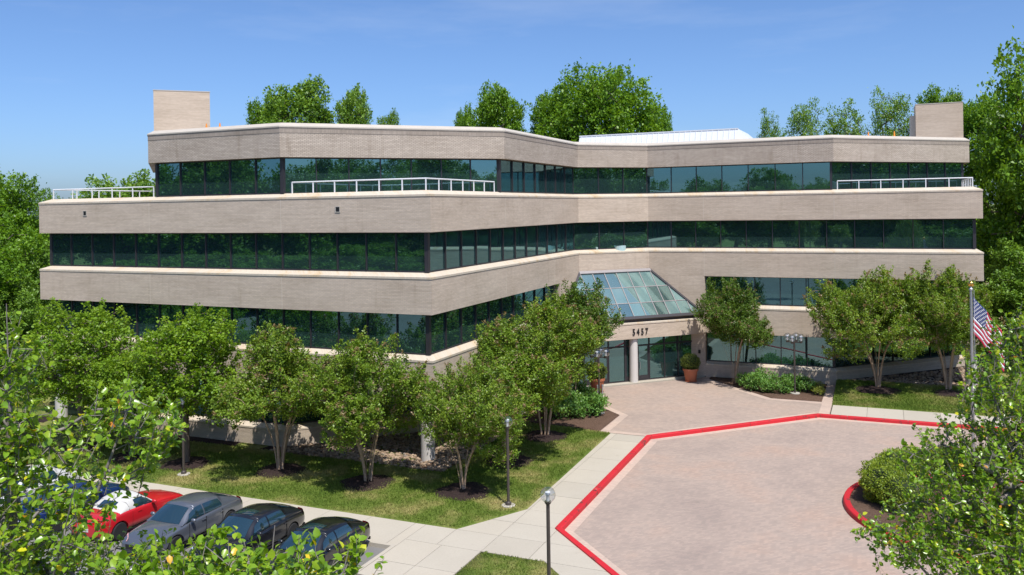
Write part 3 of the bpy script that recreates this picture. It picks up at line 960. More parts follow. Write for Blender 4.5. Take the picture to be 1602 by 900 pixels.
# terrace railings
def railing(path, h=.56, sp=1.35):
    z0 = Z3 + .2
    mb = MB().tube([(x, y, z0 + h) for x, y in path],   .034, 8)
    par = mb.build('railing', 'white_rail', bld, True)
    for i in range(len(path) - 1):
        p, q = Vector(path[i]), Vector(path[i + 1])
        n_ = max(1, round((q - p).length / sp))
        a = math.atan2((q - p).y, (q - p).x)
        for k in range(n_ + 1):
            if k == 0 and i > 0: continue
            c = p + (q - p) * (k / n_)
            piece('rail_post', 'white_rail', par, (c.x, c.y, z0 + h / 2), (.055, .04, h), a)
    return par
o_ = .5
railing([(LA - CH + .35, o_), (LA - o_, o_), (LA - o_, CH - .35)])
railing([(CH - .15, o_), (o_ + .1, o_), (o_ + .1, CH - .15)], sp=1.6)
railing([(Rv - CH + .2, Cu + o_), (Rv - o_, Cu + o_), (Rv - o_, Cu + CH - .2)])

# stair towers and the white metal roof enclosure
c0 = Vector((4.12, 4.78))
tw = [c0, c0 + dW * 3.3, c0 + dW * 3.3 - nW * 3.4, c0 - nW * 3.4]
to = prism('stair_tower', [tuple(p) for p in tw], RT - .3, 19.62, 'tower_brick', bld)
prism('tower_cap', [tuple(p) for p in [c0 + nW * .02 - dW * .02, c0 + dW * 3.32 + nW * .02, c0 + dW * 3.32 - nW * 3.42, c0 - dW * .02 - nW * 3.42]], 19.62, 19.67, 'roof_cap', to)
to = prism('stair_tower', [(47.85, 35.6), (51.0, 35.6), (51.0, 39), (47.85, 39)], RT - .3, 19.25, 'tower_brick', bld)
prism('tower_cap', [(47.83, 35.58), (51.02, 35.58), (51.02, 39.02), (47.83, 39.02)], 19.25, 19.3, 'roof_cap', to)
prism('tower_louvre', [(47.5, 36.2), (47.84, 36.2), (47.84, 38.6), (47.5, 38.6)], RT - .3, 18.5, 'roof_cap', to)
x0, x1, yb = 23.0, 35.6, 30.9
vs = [(x0, yb - .8, 15.9), (x1 + 1.9, yb - .8, 15.9), (x1, yb, 17.7), (x0, yb, 17.7), (x0, yb + 6, 15.9), (x1 + 1.9, yb + 6, 15.9), (x1, yb + 5, 17.7), (x0, yb + 5, 17.7)]
en = link('roof_enclosure', mesh_py('roof_enclosure', vs, [(0, 1, 2, 3), (1, 5, 6, 2), (3, 2, 6, 7), (0, 3, 7, 4), (4, 7, 6, 5), (0, 4, 5, 1)]), 'seam_metal', bld)
sx = x0 + .2
while sx < x1 - .1:
    a_, b_ = Vector((sx, yb - .8, 15.9)), Vector((sx, yb, 17.7))
    nn = Vector((0, -1.8, .8)).normalized() * .05
    e_ = Vector((.014, 0, 0))
    mb = MB().add([a_ - e_, a_ + e_, b_ + e_, b_ - e_, a_ - e_ + nn, a_ + e_ + nn, b_ + e_ + nn, b_ - e_ + nn], [(0, 1, 5, 4), (1, 2, 6, 5), (2, 3, 7, 6), (3, 0, 4, 7), (4, 5, 6, 7)])
    mb.build('seam', 'seam_metal', en)
    sx += .42
loft('enclosure_trim', [(x0 - .02, yb), (x1, yb)], [(-.06, 17.68), (-.06, 17.77), (.1, 17.77), (.1, 17.68)][::-1], 'seam_metal', en, False)

# orange markers showing above the roof edge
marks = [(323, 194, 47.2, 'at the foot of the left stair tower'), (344, 193, 46.8, 'a little right of the left stair tower'), (1358.5, 206, 60.2, 'left one before the right stair tower'), (1399, 205, 60.8, 'nearest the right stair tower')]
for px, py, Y, wh in marks:
    p = at(px, py + 3, Y)
    z0 = RT - .2
    hh = max(.42, p.z + .12 - z0)
    e = empty('roof_cone', (p.x, p.y, z0))
    tag(e, 'small orange cone on the roof, ' + wh, 'cone', 'orange cones on the roof')
    MB().box((-.17, -.17, 0), (.17, .17, .035)).build('base', 'black_paint', e)
    MB().lathe([(.13, .035), (.028, hh)], 14).build('cone', 'orange_plastic', e, True)
    MB().lathe([(.098 , hh * .3), (.075, hh * .5)], 14).build('collar', 'white_rail', e, True)

# chairs glimpsed inside the angled second-floor window
for v_, u_, r_ in ((27.1, 22.9, 30), (28.3, 23.9, 200)):
    e = empty('tub_chair', W(v_, u_, Z2 - .84), R(r_) - TH)
    e.location.z = Z2 - .85
    tag(e, 'pale teal tub chair behind the angled second-floor glass, ' + ('left one' if v_ < 28 else 'right one'), 'chair', 'tub chairs')
    MB().lathe([(.26, .0), (.30, .42), (.28, .46)], 18).build('seat', 'chair_teal', e, True)
    b_ = MB()
    for k in range(12):
        a0, a1 = R(20 + k * 18), R(20 + (k + 1) * 18)
        ps = []
        for a_ in (a0, a1):
            hh = 1.18 + .08 * math.sin((a_ - R(20)) / R(216) * math.pi)
            for r2, z in ((.29, .3), (.38, .3), (.42, hh), (.34, hh)): ps.append((r2 * math.cos(a_), r2 * math.sin(a_), z))
        b_.add(ps, [(0, 4, 5, 1), (1, 5, 6, 2), (2, 6, 7, 3), (3, 7, 4, 0)] + ([(0, 1, 2, 3)] if k == 0 else []) + ([(7, 6, 5, 4)] if k == 11 else []))
    b_.build('backrest', 'chair_teal', e)
# ------------------------------------------------------------------ foliage tools
def leaf_mesh(name, P, D, N, ln, wd, var, shape=4, mat=None, fold=.25):
    """leaves as folded blades: P base points, D axis, N normal"""
    n = len(P)
    D = D / np.maximum(1e-6, np.linalg.norm(D, axis=1, keepdims=True))
    N = N - D * np.sum(N * D, axis=1, keepdims=True)
    N = N / np.maximum(1e-6, np.linalg.norm(N, axis=1, keepdims=True))
    S = np.cross(D, N)
    ln = np.asarray(ln).reshape(-1, 1) * np.ones((n, 1)); wd = np.asarray(wd).reshape(-1, 1) * np.ones((n, 1))
    if shape == 4:
        V = np.stack([P, P + D * ln * .5 + S * wd * .5 + N * wd * fold, P + D * ln, P + D * ln * .5 - S * wd * .5 + N * wd * fold], 1)
        loops = np.arange(4 * n, dtype=np.int32)
        starts = np.arange(n, dtype=np.int32) * 4; nf = n; fv = var; nv = 4
    else:
        c = N * ln * -.12
        V = np.stack([P, P + D * ln * .52 , P + D * ln + c,
                      P + D * ln * .28 + S * wd * .46 + N * wd * fold, P + D * ln * .66 + S * wd * .40 + N * wd * fold * .8 + c * .4,
                      P + D * ln * .28 - S * wd * .46 + N * wd * fold, P + D * ln * .66 - S * wd * .40 + N * wd * fold * .8 + c * .4], 1)
        q = np.array([[0, 1, 4, 3], [0, 5, 6, 1], ], dtype=np.int32)
        t3 = np.array([[1, 2, 4], [1, 6, 2]], dtype=np.int32)
        base = (np.arange(n, dtype=np.int32) * 7)[:, None]
        loops = np.concatenate([base + q[0], base + q[1], base + t3[0], base + t3[1]], 1).ravel()
        tot = np.tile(np.array([4, 4, 3, 3], dtype=np.int32), n)
        starts = np.concatenate([[0], np.cumsum(tot)[:-1]]).astype(np.int32)
        nf = 4 * n; fv = np.repeat(var, 4); nv = 7
    me = bpy.data.meshes.new(name)
    me.vertices.add(nv * n); me.vertices.foreach_set('co', V.reshape(-1).astype(np.float32))
    me.loops.add(len(loops)); me.loops.foreach_set('vertex_index', loops.astype(np.int32))
    me.polygons.add(nf); me.polygons.foreach_set('loop_start', starts)
    a = me.attributes.new('leafvar', 'FLOAT', 'FACE'); a.data.foreach_set('value', fv.astype(np.float32))
    me.update(calc_edges=True)
    if mat: me.materials.append(M[mat])
    return me

def wood_mesh(name, pos, par, rad, sides=6, minr=0.0, mat=None):
    idx = [i for i in range(len(pos)) if par[i] >= 0 and rad[i] >= minr]
    c = np.array([pos[i] for i in idx]); p = np.array([pos[par[i]] for i in idx])
    r1 = np.array([rad[i] for i in idx]); r0 = np.array([min(rad[par[i]], rad[i] * 1.5) for i in idx])
    d = c - p; d /= np.maximum(1e-6, np.linalg.norm(d, axis=1, keepdims=True))
    ref = np.where(np.abs(d[:, 2:3]) > .9, np.array([[1., 0, 0]]), np.array([[0, 0, 1.]]))
    a = np.cross(d, ref); a /= np.linalg.norm(a, axis=1, keepdims=True); b_ = np.cross(d, a)
    k = len(idx); V = np.zeros((k, 2 * sides, 3))
    for j in range(sides):
        t_ = 2 * math.pi * j / sides
        o_ = a * math.cos(t_) + b_ * math.sin(t_)
        V[:, j] = p + o_ * r0[:, None]; V[:, sides + j] = c + o_ * r1[:, None]
    faces = np.array([[j, (j + 1) % sides, sides + (j + 1) % sides, sides + j] for j in range(sides)], dtype=np.int32)
    L = (np.arange(k, dtype=np.int32) * 2 * sides)[:, None, None] + faces[None]
    me = bpy.data.meshes.new(name)
    me.vertices.add(k * 2 * sides); me.vertices.foreach_set('co', V.reshape(-1).astype(np.float32))
    me.loops.add(L.size); me.loops.foreach_set('vertex_index', L.reshape(-1))
    me.polygons.add(k * sides); me.polygons.foreach_set('loop_start', np.arange(k * sides, dtype=np.int32) * 4)
    me.polygons.foreach_set('use_smooth', np.ones(k * sides, dtype=bool))
    me.update(calc_edges=True)
    if mat: me.materials.append(M[mat])
    return me

def grow(rng, stems, tips, step=.3, wander=.06, r_tip=.006, expo=.45, upcost=.6):
    """stems: polylines from the ground; tips: twig ends; joins every tip to the nearest limb below it"""
    pos, par = [], []
    for s in stems:
        prev = -1
        for i, p in enumerate(s):
            pos.append(np.array(p, float)); par.append(prev); prev = len(pos) - 1
    lowz = max(s[0][2] for s in stems)
    ctr = np.mean([s[-1] for s in stems], axis=0)
    order = np.argsort([np.linalg.norm(t_ - ctr) for t_ in tips])
    tipid = np.zeros(len(tips), int)
    P = np.zeros((60000, 3)); n = len(pos); P[:n] = np.array(pos)
    free = np.zeros(60000, bool)
    for s0 in range(n): free[s0] = True
    # only the upper half of a stem carries limbs
    k = 0
    for s in stems:
        for i in range(len(s)):
            if i < len(s) * .45: free[k] = False
            k += 1
    for ti in order:
        t_ = tips[ti]
        d = np.linalg.norm(P[:n] - t_, axis=1)
        cost = d + upcost * np.maximum(0, P[:n, 2] - t_[2]) + np.where(free[:n], 0, 1e3)
        j = int(np.argmin(cost)); L = d[j]; m = max(1, int(L / step))
        a = P[j].copy(); prev = j
        for q in range(1, m + 1):
            f = q / m
            p = a + (t_ - a) * f
            p[2] -= .10 * L * math.sin(math.pi * f) * (1 if t_[2] < a[2] + L * .5 else -.3)
            if q < m: p = p + rng.normal(0, wander * min(1, L), 3)
            P[n] = p; par.append(prev); free[n] = True; prev = n; n += 1
        tipid[ti] = prev
    pos = P[:n]
    cnt = np.zeros(n)
    cnt[tipid] = 1
    for i in range(n - 1, -1, -1):
        if par[i] >= 0: cnt[par[i]] += cnt[i]
    rad = r_tip * np.maximum(1, cnt) ** expo
    return pos, par, rad, tipid

def crown_tips(rng, blobs, n, inner=.35):
    wts = np.array([b_[3] * b_[4] * b_[5] for b_ in blobs]); wts = wts ** .8; wts /= wts.sum()
    out = []
    while len(out) < n:
        b_ = blobs[rng.choice(len(blobs), p=wts)]
        v = rng.normal(size=3); v /= np.linalg.norm(v)
        r_ = inner + (1 - inner) * rng.random() ** .6
        r_ *= 1 + .13 * math.sin(4 * v[0] + b_[0] * 3) * math.cos(5 * v[1] + 2 * v[2])
        p = np.array(b_[:3]) + v * np.array(b_[3:6]) * r_
        out.append(p)
    return np.array(out)

def sprays(rng, tips, ctr, k, length, spread, leaf, up=.5, droop=.0, ratio=.6, tipvar=None, axes=None):
    n = len(tips)
    out = tips - ctr; out /= np.maximum(1e-6, np.linalg.norm(out, axis=1, keepdims=True))
    d = out * .75 + np.array([0, 0, up]) + rng.normal(0, .38, (n, 3)); d /= np.linalg.norm(d, axis=1, keepdims=True)
    lsp = length * rng.uniform(.6, 1.35, n)
    rep = lambda a: np.repeat(a, k, axis=0)
    t_ = rng.uniform(-.55, .5, (n * k, 1))
    taper = np.clip(1.15 - (t_ + .5), .25, 1)
    P = rep(tips) + rep(d) * t_ * rep(lsp)[:, None] + rng.normal(0, spread, (n * k, 3)) * taper
    D = rep(d) * .7 + rng.normal(0, .75, (n * k, 3)) + np.array([0, 0, -droop])
    N = rng.normal(0, .55, (n * k, 3)) + np.array([0, 0, 1.0]) + rep(out) * .35
    var = np.clip(rep(rng.random(n)) * .45 + rng.random(n * k) * .5, 0, .83)
    if tipvar:
        sel = (t_[:, 0] > .28) & (rep(rng.random(n)) < tipvar)
        var[sel] = rng.uniform(.88, 1, sel.sum())
    ln = leaf * rng.uniform(.65, 1.25, n * k)
    if axes is not None: axes += [rep(tips) + rep(d) * t_ * rep(lsp)[:, None], d, lsp]
    return P, D, N, ln, ln * ratio, var

def make_tree(seed, stems, blobs, ntips, k, length, spread, leaf, leafm, barkm, up=.5, droop=0, step=.35, r_tip=.007, expo=.45, inner=.35, shape=4, tipvar=None, ratio=.6, tips=None, minr=0, wander=.06, varmax=None):
    rng = np.random.default_rng(seed)
    if tips is None: tips = crown_tips(rng, blobs, ntips, inner)
    pos, par, rad, tid = grow(rng, stems, tips, step, wander, r_tip, expo)
    wm = wood_mesh('trunk', pos, par, rad, 7 if shape == 4 else 6, minr, barkm)
    ctr = np.mean(tips, axis=0) - np.array([0, 0, .8])
    P, D, N, ln, wd, var = sprays(rng, tips, ctr, k, length, spread, leaf, up, droop, ratio, tipvar)
    if varmax: 
        var = rng.random(len(var)) * varmax * .55 + var * .5
        sel = rng.random(len(var)) < .075; var[sel] = rng.uniform(.86, 1, sel.sum())
    lm = leaf_mesh('crown', P, D, N, ln, wd, var, shape, leafm)
    return wm, lm

def place_tree(name, meshes, loc, rz, sc, label, group=None, cat='tree', scz=None):
    if name in ('crape_myrtle', 'maple_tree') and scz is None: scz = sc; sc = sc * (1.27 if name == 'crape_myrtle' else 1.15)
    e = empty(name, loc, rz)
    tag(e, label, cat, group)
    for nm, me in zip(('trunk', 'crown'), meshes):
        o = link(nm, me, None, e); o.scale = (sc, sc, scz or sc)
    return e

def bez(a, b_, c, n):
    a, b_, c = map(np.array, (a, b_, c))
    return [tuple((1 - t_) ** 2 * a + 2 * t_ * (1 - t_) * b_ + t_ * t_ * c) for t_ in np.linspace(0, 1, n)]

# --- crape myrtles: several smooth pale stems, vase shaped
def myrtle(seed, leafm='myrtle_leaf', h=6.0, w_=2.45, cb=2.2, tipvar=.34, n=660, k=72):
    rng = np.random.default_rng(seed)
    stems = []
    ns = 6
    for i in range(ns):
        a = 2 * math.pi * i / ns + rng.uniform(-.3, .3)
        r0, r1 = rng.uniform(.05, .14), rng.uniform(.5, .95)
        stems.append(bez((r0 * math.cos(a), r0 * math.sin(a), -.05), (r0 * 1.8 * math.cos(a), r0 * 1.8 * math.sin(a), cb * .75), (r1 * math.cos(a), r1 * math.sin(a), cb * 1.25), 9))
    mh = (h + cb) / 2
    blobs = [(0, 0, mh - .2, w_ * .62, w_ * .62, (h - cb) * .42)]
    for i in range(10):
        a = 2.4 * i + rng.uniform(-.5, .5)
        rr = w_ * rng.uniform(.48, .78); s_ = w_ * rng.uniform(.26, .46)
        blobs.append((rr * math.cos(a), rr * math.sin(a), cb + (h - cb) * rng.uniform(.12, .66), s_, s_, s_ * rng.uniform(.7, 1.0)))
    for i in range(9):
        a = rng.uniform(0, 6.28); rr = w_ * rng.uniform(.05, .72)
        blobs.append((rr * math.cos(a), rr * math.sin(a), h - .55 - .9 * (rr / w_) ** 2 + rng.uniform(-.25, .2), .34, .34, .75))
    return make_tree(seed, stems, blobs, n, k, .62, .105, .098, leafm, 'myrtle_bark', up=.8, step=.3, r_tip=.0048, expo=.44, inner=.35, tipvar=tipvar)

MY = [myrtle(11), myrtle(15, h=6.3, w_=2.3, cb=2.0), myrtle(13, h=5.8, w_=2.6, cb=1.9)]
MYD = myrtle(14, 'dark_myrtle_leaf', h=6.1, w_=2.3, tipvar=.3)
tg = 'crape myrtles in front of the building'
def ring_bed(p, r, name_label, zoff=0.03):
    bm = bmesh.new()
    bmesh.ops.create_circle(bm, cap_ends=True, segments=40, radius=1)
    bmesh.ops.poke(bm, faces=bm.faces[:])
    bmesh.ops.subdivide_edges(bm, edges=bm.edges[:], cuts=3, use_grid_fill=True)
    for v in bm.verts:
        q = math.hypot(v.co.x, v.co.y); a = math.atan2(v.co.y, v.co.x)
        rr = r * (1 + .06 * math.sin(3 * a + p[0]) + .04 * math.sin(7 * a))
        v.co = Vector((v.co.x * rr + p[0], v.co.y * rr + p[1], p[2] + zoff + .10 * max(0, 1 - q ** 2) - (.06 if q > .98 else 0)))
    for f in bm.faces: f.smooth = True
    me = bpy.data.meshes.new('mulch_ring'); bm.to_mesh(me); bm.free()
    tag(link('mulch_ring', me, 'dark_mulch'), name_label, kind='structure')
spec = [  # px, py, mesh, scale, rz, label
    (438, 737, MY[0], 1.08, 20, 'leafy crape myrtle on the lawn nearest the bright green maples, leftmost myrtle'),
    (575, 756, MY[1], 1.00, 100, 'crape myrtle on the lawn left of the stone bed column'),
    (725, 769, MY[2], .93, 200, 'crape myrtle nearest the camera behind the lawn lamp'),
    (795, 723, MY[0], 1.08, 250, 'crape myrtle standing right behind the single lawn lamp post'),
    (853, 683, MY[1], 1.12, 310, 'crape myrtle at the far end of the lawn by the left planting bed'),
]
for px, py, ms, sc, rz, lab in spec:
    p = G(px, py)
    place_tree('crape_myrtle', ms, p, R(rz), sc * (.98 if px == 725 else 1.22), lab, tg, scz=sc)
    ring_bed(p, 1.35, 'dark mulch ring under a myrtle on the lawn')
place_tree('crape_myrtle', MYD, W(28.3, 13.6), R(40), 1.2, 'dark green crape myrtle beside the left edge of the skylight', tg)
place_tree('crape_myrtle', MYD, W(36.2, 23.4), R(170), 1.2, 'open crape myrtle in the bed right of the entrance doors', tg, scz=1.12)
for px, py, ms, sc, rz, lab in ((1373, 608, MY[2], 1.28, 60, 'tall crape myrtle on the right lawn left of the flagpole'), (1484, 612, MY[1], 1.2, 140, 'crape myrtle on the right lawn just behind the flagpole')):
    p = G(px, py, .33)
    place_tree('crape_myrtle', ms, p, R(rz), sc * 1.06, lab, tg, scz=sc)
    ring_bed(p, 1.5, 'dark mulch ring under a myrtle on the right lawn')

# --- bright green maples on the left
def maple(seed, h=7.3, w_=2.6):
    rng = np.random.default_rng(seed)
    stems = [[(0.02 * math.sin(i), .02 * math.cos(i), -.05 + i * .45) for i in range(int(h * .62 / .45))]]
    blobs = [(0, 0, h * .62, w_ * .85, w_ * .85, h * .34)]
    for i in range(11):
        a = 2 * math.pi * i / 11 * 2.4 + rng.uniform(-.3, .3)
        f = i / 10
        rr = w_ * (.68 - .35 * f)
        blobs.append((rr * math.cos(a), rr * math.sin(a), h * (.36 + .52 * f), w_ * .42, w_ * .42, h * .12))
    return make_tree(seed, stems, blobs, 520, 52, .55, .15, .125, 'maple_leaf', 'brown_bark', up=.35, droop=.15, r_tip=.009, expo=.46, inner=.45, ratio=.75)
MA = [maple(21), maple(22, 7.0, 2.9)]
mg = 'bright green maples on the left lawn'
place_tree('maple_tree', MA[0], G(291, 726), R(0), 1.02, 'bright yellow-green maple beside the left lamp post', mg)
place_tree('maple_tree', MA[1], G(128, 700), R(80), 1.06, 'bright green maple at the left end of the building', mg)
place_tree('maple_tree', MA[0], G(206, 716), R(200), .72, 'smaller bright green maple between the two larger maples', mg)
for px, py in ((291, 726), (128, 700), (206, 716)):
    ring_bed(G(px, py), 1.3, 'dark mulch ring under a maple on the lawn')

simple('stalk', (.22, .24, .06), .7)
# --- pears close to the camera
def pear(name, seed, base, limbs, blobs, ntips, label, k=15, leaf=.078, sparse=.4, rt=.0046):
    """limbs: [(start height, end point)] in world coordinates"""
    b_ = Vector(base)
    rng = np.random.default_rng(seed)
    tip0 = Vector(limbs[0]) - b_
    stems = [bez((0, 0, -.1), (tip0.x * .1, tip0.y * .1, tip0.z * .5), tuple(tip0), 34)]
    for e in limbs[1:]:
        e = Vector(e) - b_
        i0 = max(3, min(24, int(34 * max(.1, (e.z - 2.6) / tip0.z))))
        s0 = stems[0][i0]
        stems.append(bez(s0, (s0[0] + (e.x - s0[0]) * .55, s0[1] + (e.y - s0[1]) * .55, s0[2] + (e.z - s0[2]) * .35), tuple(e), 16))
    bl = [(x - b_.x, y - b_.y, z - b_.z, a, c, d) for x, y, z, a, c, d in blobs]
    tips = crown_tips(rng, bl, ntips, .12)
    pos, par, rad, tid = grow(rng, stems, tips, .16, .035, rt, .43)
    ctr = np.mean(tips, axis=0) - np.array([0, 0, 1.0])
    # leaves in tufts along the last part of each twig, each on its own stalk
    ax = []
    P, D, N, ln, wd, var = sprays(rng, tips, ctr, k, .36, .06, leaf, .45, .15, .74, axes=ax)
    A, d_, l_ = ax
    pos2, par2, rad2 = list(pos), list(par), list(rad)
    for t_, dd, ll in zip(tips, d_, l_):
        q = len(pos2)
        pos2 += [t_ - dd * ll * .55, t_, t_ + dd * ll * .5]; par2 += [-1, q, q + 1]; rad2 += [.0045, .004, .0025]
    q = len(pos2)
    st_ = np.stack([A, P], 1).reshape(-1, 3)
    pos2 += list(st_); par2 += [x for i in range(len(A)) for x in (-1, q + 2 * i)]; rad2 += [.0016] * (2 * len(A))
    big = [i for i in range(q)]
    wm = wood_mesh('trunk', pos2[:q], par2[:q], rad2[:q], 6, 0, 'grey_bark')
    sm = wood_mesh('leaf_stalks', pos2[q:], [-1 if x < 0 else x - q for x in par2[q:]], rad2[q:], 3, 0, 'stalk')
    var = rng.random(len(var)) * .55 + var * .42
    sel = rng.random(len(var)) < .035; var[sel] = rng.uniform(.86, 1, sel.sum())
    lm = leaf_mesh('crown', P, D, N, ln, wd, var, 7, 'pear_leaf', .18)
    e = place_tree(name, (wm, lm), base, 0, 1, label, 'pear trees close to the camera')
    link('leaf_stalks', sm, None, e)
    return e

def V3(px, py, Y): return tuple(at(px, py, Y))
def blob(px, py, Y, rx, rz, ry=None):
    q = at(px, py, Y); s_ = Y / F
    return (q.x, q.y, q.z, rx * s_, (ry or rx) * s_, rz * s_)
b_ = at(30, 900, 9.3)
pear('pear_tree', 31, (b_.x, b_.y, 0), [V3(10, 475, 9.3), V3(210, 610, 9.6), V3(-160, 560, 9.3), V3(-60, 640, 10.6), V3(120, 740, 8.4)],
     [blob(5, 560, 9.3, 60, 95), blob(20, 700, 9.2, 95, 110), blob(205, 660, 9.6, 82, 70), blob(135, 752, 9.4, 85, 42), blob(40, 850, 8.8, 130, 80), blob(-120, 700, 9.6, 140, 170), blob(-90, 900, 9.6, 200, 150), blob(120, 960, 9.8, 160, 110), blob(250, 690, 9.8, 40, 50)],
     930, 'pear tree with grey limbs and large leaves at the left edge of the picture', k=17, leaf=.08)
b_ = at(330, 1000, 7.6)
pear('pear_tree', 32, (b_.x, b_.y, 0), [V3(430, 822, 7.6), V3(545, 862, 7.6), V3(250, 870, 7.7), V3(330, 900, 8.4), V3(420, 950, 7.0)],
     [blob(470, 905, 7.6, 95, 52), blob(330, 912, 7.7, 110, 55), blob(395, 985, 7.7, 210, 70), blob(540, 880, 7.7, 28, 20), blob(230, 900, 7.9, 70, 40), blob(420, 1080, 7.8, 220, 110, 200)],
     620, 'pear tree top with large glossy leaves in front of the parked cars', k=15, leaf=.088)
b_ = at(1680, 900, 13.2)
pear('pear_tree', 33, (b_.x, b_.y, 0), [V3(1640, 500, 13.2), V3(1545, 590, 12.8), V3(1400, 840, 12.6), V3(1480, 720, 12.8), V3(1780, 620, 13.2), V3(1560, 860, 12.4), V3(1450, 770, 13.6)],
     [blob(1595, 575, 13.2, 62, 100), blob(1650, 520, 13.4, 70, 60), blob(1548, 610, 13.0, 52, 55), blob(1560, 700, 13.0, 105, 60), blob(1500, 760, 12.9, 105, 55), blob(1475, 850, 12.7, 125, 60), blob(1600, 840, 12.6, 120, 95), blob(1700, 700, 13.2, 130, 190), blob(1640, 960, 13, 190, 100), blob(1440, 700, 13.2, 34, 26), blob(1375, 840, 12.6, 36, 26)],
     1500, 'broad pear tree with yellow-green leaves at the right edge before the flagpole', k=20, leaf=.071)

# --- woodland trees behind the building and around the site
def wood_tree(seed, h=18, w_=6.0, cb=.25, n=760, k=42, leaf=.33, leafm='wood_leaf', sparse=.45, spread=.42, lump=14):
    rng = np.random.default_rng(seed)
    stems = [[(.15 * math.sin(i * .8 + seed), .15 * math.cos(i * .6), -.2 + i * h * .72 / 22) for i in range(22)]]
    blobs = [(0, 0, h * (.5 + cb / 2), w_ * .72, w_ * .72, h * (1 - cb) * .42)]
    for i in range(lump):
        a = 2.4 * i + rng.uniform(-.4, .4); f = (i + .5) / lump
        prof = math.sin(math.pi * (.25 + .7 * f)) ** .7 if f < .36 else math.sqrt(max(.03, 1 - ((f - .36) / .66) ** 3.2))
        rr = w_ * .66 * prof * rng.uniform(.7, 1.1)
        s_ = rng.uniform(.24, .4) * w_
        blobs.append((rr * math.cos(a), rr * math.sin(a), h * (cb + (1 - cb) * (.08 + .84 * f)), s_, s_, s_ * .8))
    return make_tree(seed, stems, blobs, n, k, 1.1, spread, leaf, leafm, 'brown_bark', up=.3, droop=.1, step=.9, r_tip=.014, expo=.5, inner=sparse, ratio=.62, wander=.12, minr=.02)
WT = [wood_tree(41), wood_tree(42, 18, 7.2, .2), wood_tree(43, 18, 5.0, .18, leafm='light_wood_leaf'), wood_tree(44, 16, 6.0, .12, leafm='light_wood_leaf')]

TALL = [wood_tree(48, 26, 5.5, .58, n=700, k=40, leaf=.34, spread=.45), wood_tree(49, 26, 7.5, .48, n=950, k=42, leaf=.36, spread=.5, lump=18), wood_tree(50, 26, 4.2, .6, n=560, k=38, leaf=.32, leafm='light_wood_leaf', spread=.4)]
AIRY = [wood_tree(45, 25, 3.6, .66, n=240, k=24, leaf=.27, leafm='light_wood_leaf', spread=.4, lump=10, sparse=.3), wood_tree(46, 25, 4.4, .66, n=270, k=24, leaf=.27, leafm='light_wood_leaf', spread=.42, lump=11, sparse=.3)]

def back_tree(px, top, Y, mi, wid, rz, label, proto=None, h0=18.0, w0=12.0, group='trees behind the building'):
    q = at(px, top, Y)
    sc = 1.12 * wid * Y / F / w0
    e = place_tree('broadleaf_tree', (proto or WT)[mi], (q.x, q.y, -.2), R(rz), sc, label, group, scz=(q.z + .2) / h0)
    return e
# px, top, Y, mesh, crown width px, rz
back_tree(468, 127, 92, 2, 118, 10, 'upright bright green tree above the left roof edge', TALL, 26, 8.4)
back_tree(553, 138, 96, 2, 66, 80, 'narrow bright green tree right of the upright one above the left roof', TALL, 26, 8.4)
back_tree(424, 150, 98, 0, 72, 130, 'low green tree at the left foot of the upright one above the roof', TALL, 26, 11)
back_tree(607, 177, 100, 2, 44, 30, 'tip of a small tree just clearing the middle of the roof', TALL, 26, 8.4)
back_tree(782, 132, 100, 0, 92, 200, 'dark green tree left of the big round tree behind the roof', TALL, 26, 11)
back_tree(728, 164, 104, 0, 42, 60, 'small green tree top left of the dark tree behind the roof', TALL, 26, 11)
back_tree(945, 112, 94, 1, 195, 0, 'big round green tree rising behind the middle of the roof', TALL, 26, 15)
back_tree(868, 134, 98, 0, 90, 50, 'green tree filling the left flank of the big round tree', TALL, 26, 11)
back_tree(1030, 160, 99, 0, 56, 150, 'lower green tree on the right flank of the big round tree', TALL, 26, 11)
back_tree(1203, 168, 110, 0, 42, 0, 'thin airy tree right of the white roof enclosure', AIRY, 25, 7.2)
back_tree(1258, 160, 112, 1, 72, 70, 'airy pale tree second right of the white roof enclosure', AIRY, 25, 8.8)
back_tree(1318, 155, 108, 0, 72, 140, 'airy green tree above the right roof edge', AIRY, 25, 7.2)
back_tree(1392, 142, 106, 1, 82, 200, 'tallest airy tree left of the right stair tower', AIRY, 25, 8.8)
back_tree(1462, 138, 104, 0, 80, 250, 'green tree top directly behind the right stair tower', TALL, 26, 11)
back_tree(1535, 148, 84, 0, 110, 20, 'dense tree just right of the right stair tower', TALL, 26, 11)
back_tree(1640, 70, 66, 1, 240, 110, 'tallest tree at the upper right edge of the picture', w0=14.4)
back_tree(1582, 262, 72, 3, 130, 75, 'bright green tree low behind the right end of the building', w0=12)
back_tree(1612, 350, 62, 3, 150, 190, 'low leafy tree right of the building end', w0=12)
back_tree(1556, 300, 84, 3, 110, 300, 'green tree behind the right corner of the building')
back_tree(1690, 250, 64, 0, 190, 240, 'leafy tree cut by the right edge of the picture')
back_tree(176, 237, 86, 3, 185, 40, 'green tree above the left terrace railing', w0=12)
back_tree(-6, 266, 74, 0, 130, 160, 'dark tree at the upper left edge of the picture')
back_tree(78, 302, 92, 1, 90, 250, 'distant tree behind the left terrace corner', w0=14.4)
back_tree(36, 338, 70, 3, 120, 10, 'bright leafy tree touching the left end of the building', w0=12)
back_tree(-60, 318, 62, 1, 230, 90, 'broad dark tree at the left edge beside the building', w0=14.4)
back_tree(4, 400, 60, 3, 130, 200, 'low bright tree below the broad dark tree at the left edge', w0=12)
back_tree(250, 275, 100, 0, 110, 330, 'tree behind the left terrace by the tower')
